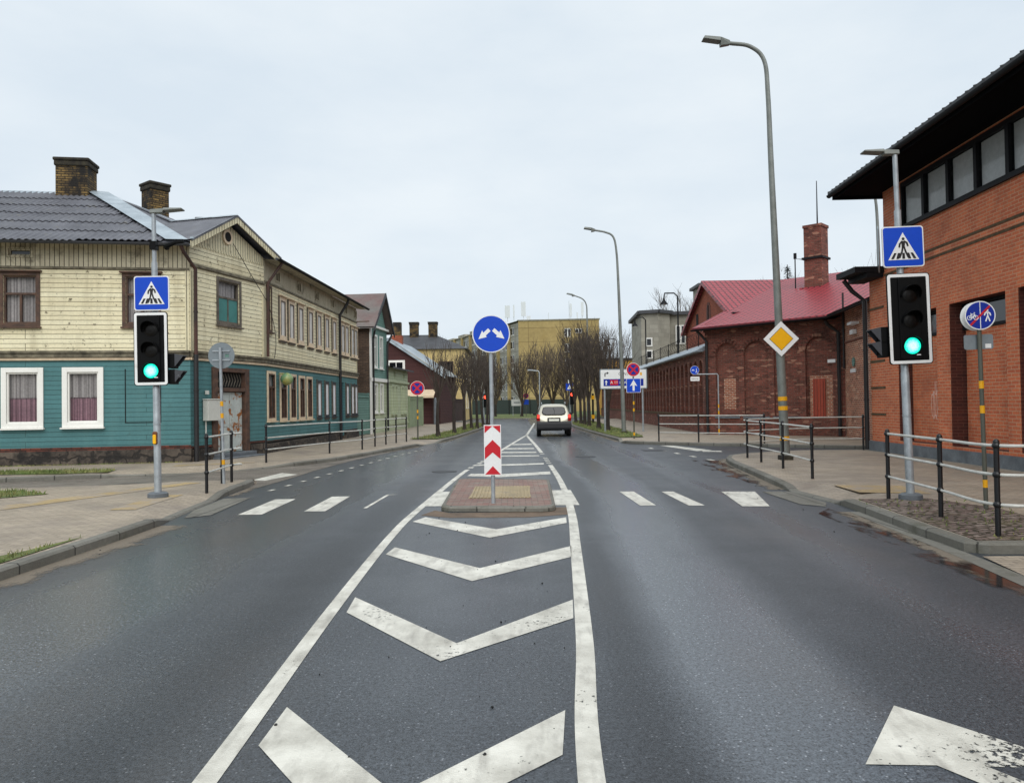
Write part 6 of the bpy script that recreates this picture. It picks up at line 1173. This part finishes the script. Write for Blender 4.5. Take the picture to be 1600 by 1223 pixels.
# ------------------------------------------------------------------ trees
def limb(mb, p, d, L, r, rng, n=4, seg=4, up=.12, wig=.10, tip=.25):
    pts = [V(p)]; d = V(d).normalized(); out = [(V(p), d.copy(), r)]
    for i in range(seg):
        d = (d + V((rng.uniform(-wig, wig), rng.uniform(-wig, wig), rng.uniform(-wig*.4, wig*.4)+up))).normalized(); pts.append(pts[-1]+d*(L/seg)); out.append((pts[-1].copy(), d.copy(), r*(1-(1-tip)*(i+1)/seg)))
    mb.tube(pts, [o[2] for o in out], n, cap=False); return out
def tree(label, base, h, trunk, spread, seed, name='bare_tree', nl=9, n2=7, n3=5, group=None, tw='twig', r0=.11, upb=.16, cat='tree', scale3=1.0, minr=.006):
    rng = random.Random(seed); b = V(base); T = thing(name, label, cat, b, group); mb = MB()
    tr = limb(mb, b-V((0, 0, .06)), (rng.uniform(-.05, .05), rng.uniform(-.05, .05), 1), trunk, r0, rng, 9, 5, .2, .05, .72); mb.tube([b-V((0, 0, .08)), b+V((0, 0, .25))], [r0*1.5, r0*.98], 9, cap=False); mb.build('trunk', 'bark', T, smooth=True)
    cr = MB(); cL = h-trunk
    for i in range(nl):
        a = 2*math.pi*(i+rng.uniform(-.3, .3))/nl; st = tr[-1] if i > 1 else tr[-1]; p0 = st[0] - V((0, 0, rng.uniform(0, trunk*.16))); inc = spread*rng.uniform(.55, 1.25) if i else .1
        A = limb(cr, p0, (math.cos(a)*inc, math.sin(a)*inc, 1), cL*rng.uniform(.75, 1.02), r0*rng.uniform(.34, .52), rng, 5, 6, upb, .11, .16)
        for j in range(n2):
            k = rng.randint(1, 5); q, dd, rr = A[k]; a2 = rng.uniform(0, 6.28); L2 = cL*(.62-.085*k)*rng.uniform(.6, 1.1); d2 = dd*1.0+V((math.cos(a2), math.sin(a2), .25))*rng.uniform(.35, .75)
            B = limb(cr, q, d2, L2, max(minr*1.5, rr*.5), rng, 4, 4, upb*.9, .13, .3)
            for m_ in range(n3):
                q3, d3, r3 = B[rng.randint(1, 4)]; a3 = rng.uniform(0, 6.28); limb(cr, q3, d3+V((math.cos(a3), math.sin(a3), .3))*rng.uniform(.35, .8), L2*rng.uniform(.35, .7)*scale3, max(minr, r3*.55), rng, 3, 3, upb*.8, .16, .5)
    cr.build('crown', tw, T, recalc=False); return T
LT = [(684.5, 682.3), (710, 676.8), (725.7, 672), (737, 670), (745.6, 668.6), (755, 665.8), (761, 663.8), (766, 662.4)]
ord_ = ['nearest bare tree of the left verge row, just past the no stopping sign', 'second bare tree of the left verge row, before the yellow house wall', 'third bare tree of the left verge row', 'fourth bare tree of the left verge row', 'fifth bare tree of the left verge row', 'sixth bare tree of the left verge row', 'seventh bare tree of the left verge row', 'eighth and farthest bare tree of the left verge row']
for i, (px, py) in enumerate(LT):
    b = G(px, py, .14); tree(ord_[i], b, 4.9+.12*i+(.3 if i > 2 else 0), 1.75+.1*(i % 3), .30, 40+i, nl=8, n2=6, n3=3 if i < 2 else 4, group='bare trees on the left verge', r0=.105, minr=.007+.0012*i)
RT = [(950, 672.5), (935.5, 669.5), (921, 666.3), (914, 663.8), (908, 662), (900, 660.6)]
ord2 = ['nearest dark bare tree of the right verge row, beside the direction board post', 'second dark bare tree of the right verge row', 'third dark bare tree of the right verge row', 'fourth dark bare tree of the right verge row', 'fifth dark bare tree of the right verge row', 'sixth and farthest dark bare tree of the right verge row']
for i, (px, py) in enumerate(RT):
    b = G(px, py, .14); tree(ord2[i], b, 5.5+.42*i+(.35 if i % 2 else -.1), 1.7, .20+.035*(i % 3), 80+i, name='upright_bare_tree', nl=10, n2=8, n3=5, group='upright bare trees on the right verge', r0=.125, upb=.17, minr=.008+.001*i)
for i, (x, y, h, lb) in enumerate(((1.2, 97, 8.0, 'leftmost wide bare tree before the ochre end wall'), (3.2, 94, 9.3, 'tall wide bare tree before the ochre end wall, second from left'), (5.2, 98, 9.4, 'third wide bare tree before the ochre end wall'), (6.8, 95, 8.6, 'rightmost wide bare tree before the ochre end wall'), (-2.2, 99, 7.2, 'low wide bare tree left of the far white board'), (-5.6, 101, 7.4, 'wide bare tree seen behind the left verge row, before the grey panel front'))):
    tree(lb, (x, y, .1), h, 1.6, .50, 120+i, name='wide_bare_tree', nl=11, n2=8, n3=6, group='wide bare trees at the road end', tw='twigpale', r0=.19, upb=.13, minr=.020)
tree('tall pale bare tree behind the orange shed', (12.2, 90, 0), 11.2, 3.0, .45, 131, name='tall_bare_tree', nl=11, n2=9, n3=7, tw='twigpale', r0=.2, upb=.08, minr=.014)
tree('bare tree top showing over the grey block roof', (21.5, 97, 0), 16.0, 6, .55, 132, name='tall_bare_tree', nl=11, n2=9, n3=7, tw='twigpale', r0=.25, upb=.06, minr=.016)
tree('bare tree behind the red roof near the crossing sign', (27.0, 60, 0), 13.0, 4, .6, 133, name='tall_bare_tree', nl=11, n2=9, n3=7, tw='twigpale', r0=.25, upb=.05, minr=.012)
tree('thin bare tree top behind the far red roof ridge', (20.6, 60, 0), 12.0, 5, .25, 134, name='tall_bare_tree', nl=6, n2=6, n3=5, tw='twigpale', r0=.15, upb=.1, minr=.009)
T = thing('fir_tree', 'dark fir tree top above the red roof ridge', 'tree', (21.7, 60, 0)); mb = MB(); mb.tube([(21.7, 60, 0), (21.7, 60, 12.3)], [.2, .03], 6); mb.build('trunk', 'bark', T); cr = MB(); r = random.Random(9)
for i in range(900):
    z = r.uniform(5, 12.2); rad = (12.4-z)*.22+.08; a = r.uniform(0, 6.28); q = r.uniform(.2, 1)*rad; p = V((21.7+q*math.cos(a), 60+q*math.sin(a), z-q*.35)); d = V((math.cos(a), math.sin(a), -.3))*.22; s_ = V((-math.sin(a), math.cos(a), 0))*.06; cr.poly([p-s_, p+s_, p+d])
cr.build('crown', 'fir', T, recalc=False)
# ------------------------------------------------------------------ light: overcast sky and a very soft sun
w = bpy.data.worlds.new('World'); scene.world = w; w.use_nodes = True; t = w.node_tree; t.nodes.clear()
k = NT.__new__(NT); k.t = t
out = k.n('OutputWorld'); bg = k.n('Background'); bg.inputs['Strength'].default_value = .1
sky = k.n('TexSky', sky_type='NISHITA'); sky.sun_disc = False
SUN_EL, SUN_ROT = math.radians(48), math.radians(172)
sky.sun_elevation = SUN_EL; sky.sun_rotation = SUN_ROT; sky.air_density = 1; sky.dust_density = 3
tc = k.n('TexCoord'); gen = tc.outputs['Generated']
n1 = k.noise(k.scale(gen, (1.0, 1.0, 2.6)), 2.1, 6, .55)
cloud = k.mix(k.ramp(n1, .36, .64), (7.5, 8.45, 9.3, 1), (8.8, 9.5, 10.0, 1))
k.l(k.mix(.93, sky.outputs[0], cloud), bg.inputs[0]); k.l(bg.outputs[0], out.inputs[0])
ld = bpy.data.lights.new('sun', 'SUN'); ld.energy = 2.3; ld.angle = math.radians(70); ld.color = (1, .97, .93)
lo = bpy.data.objects.new('sun', ld); COL.objects.link(lo)
dv = V((math.sin(SUN_ROT)*math.cos(SUN_EL), math.cos(SUN_ROT)*math.cos(SUN_EL), math.sin(SUN_EL)))   # direction towards the sun
lo.rotation_euler = dv.to_track_quat('Z', 'Y').to_euler(); lo.location = (0, -20, 60)
scene.render.engine = 'CYCLES'
vs = scene.view_settings; vs.view_transform = 'Standard'; vs.look = 'None'; vs.exposure = 0; vs.gamma = 1; vs.use_curve_mapping = False
scene.cycles.max_bounces = 8; scene.cycles.transparent_max_bounces = 24
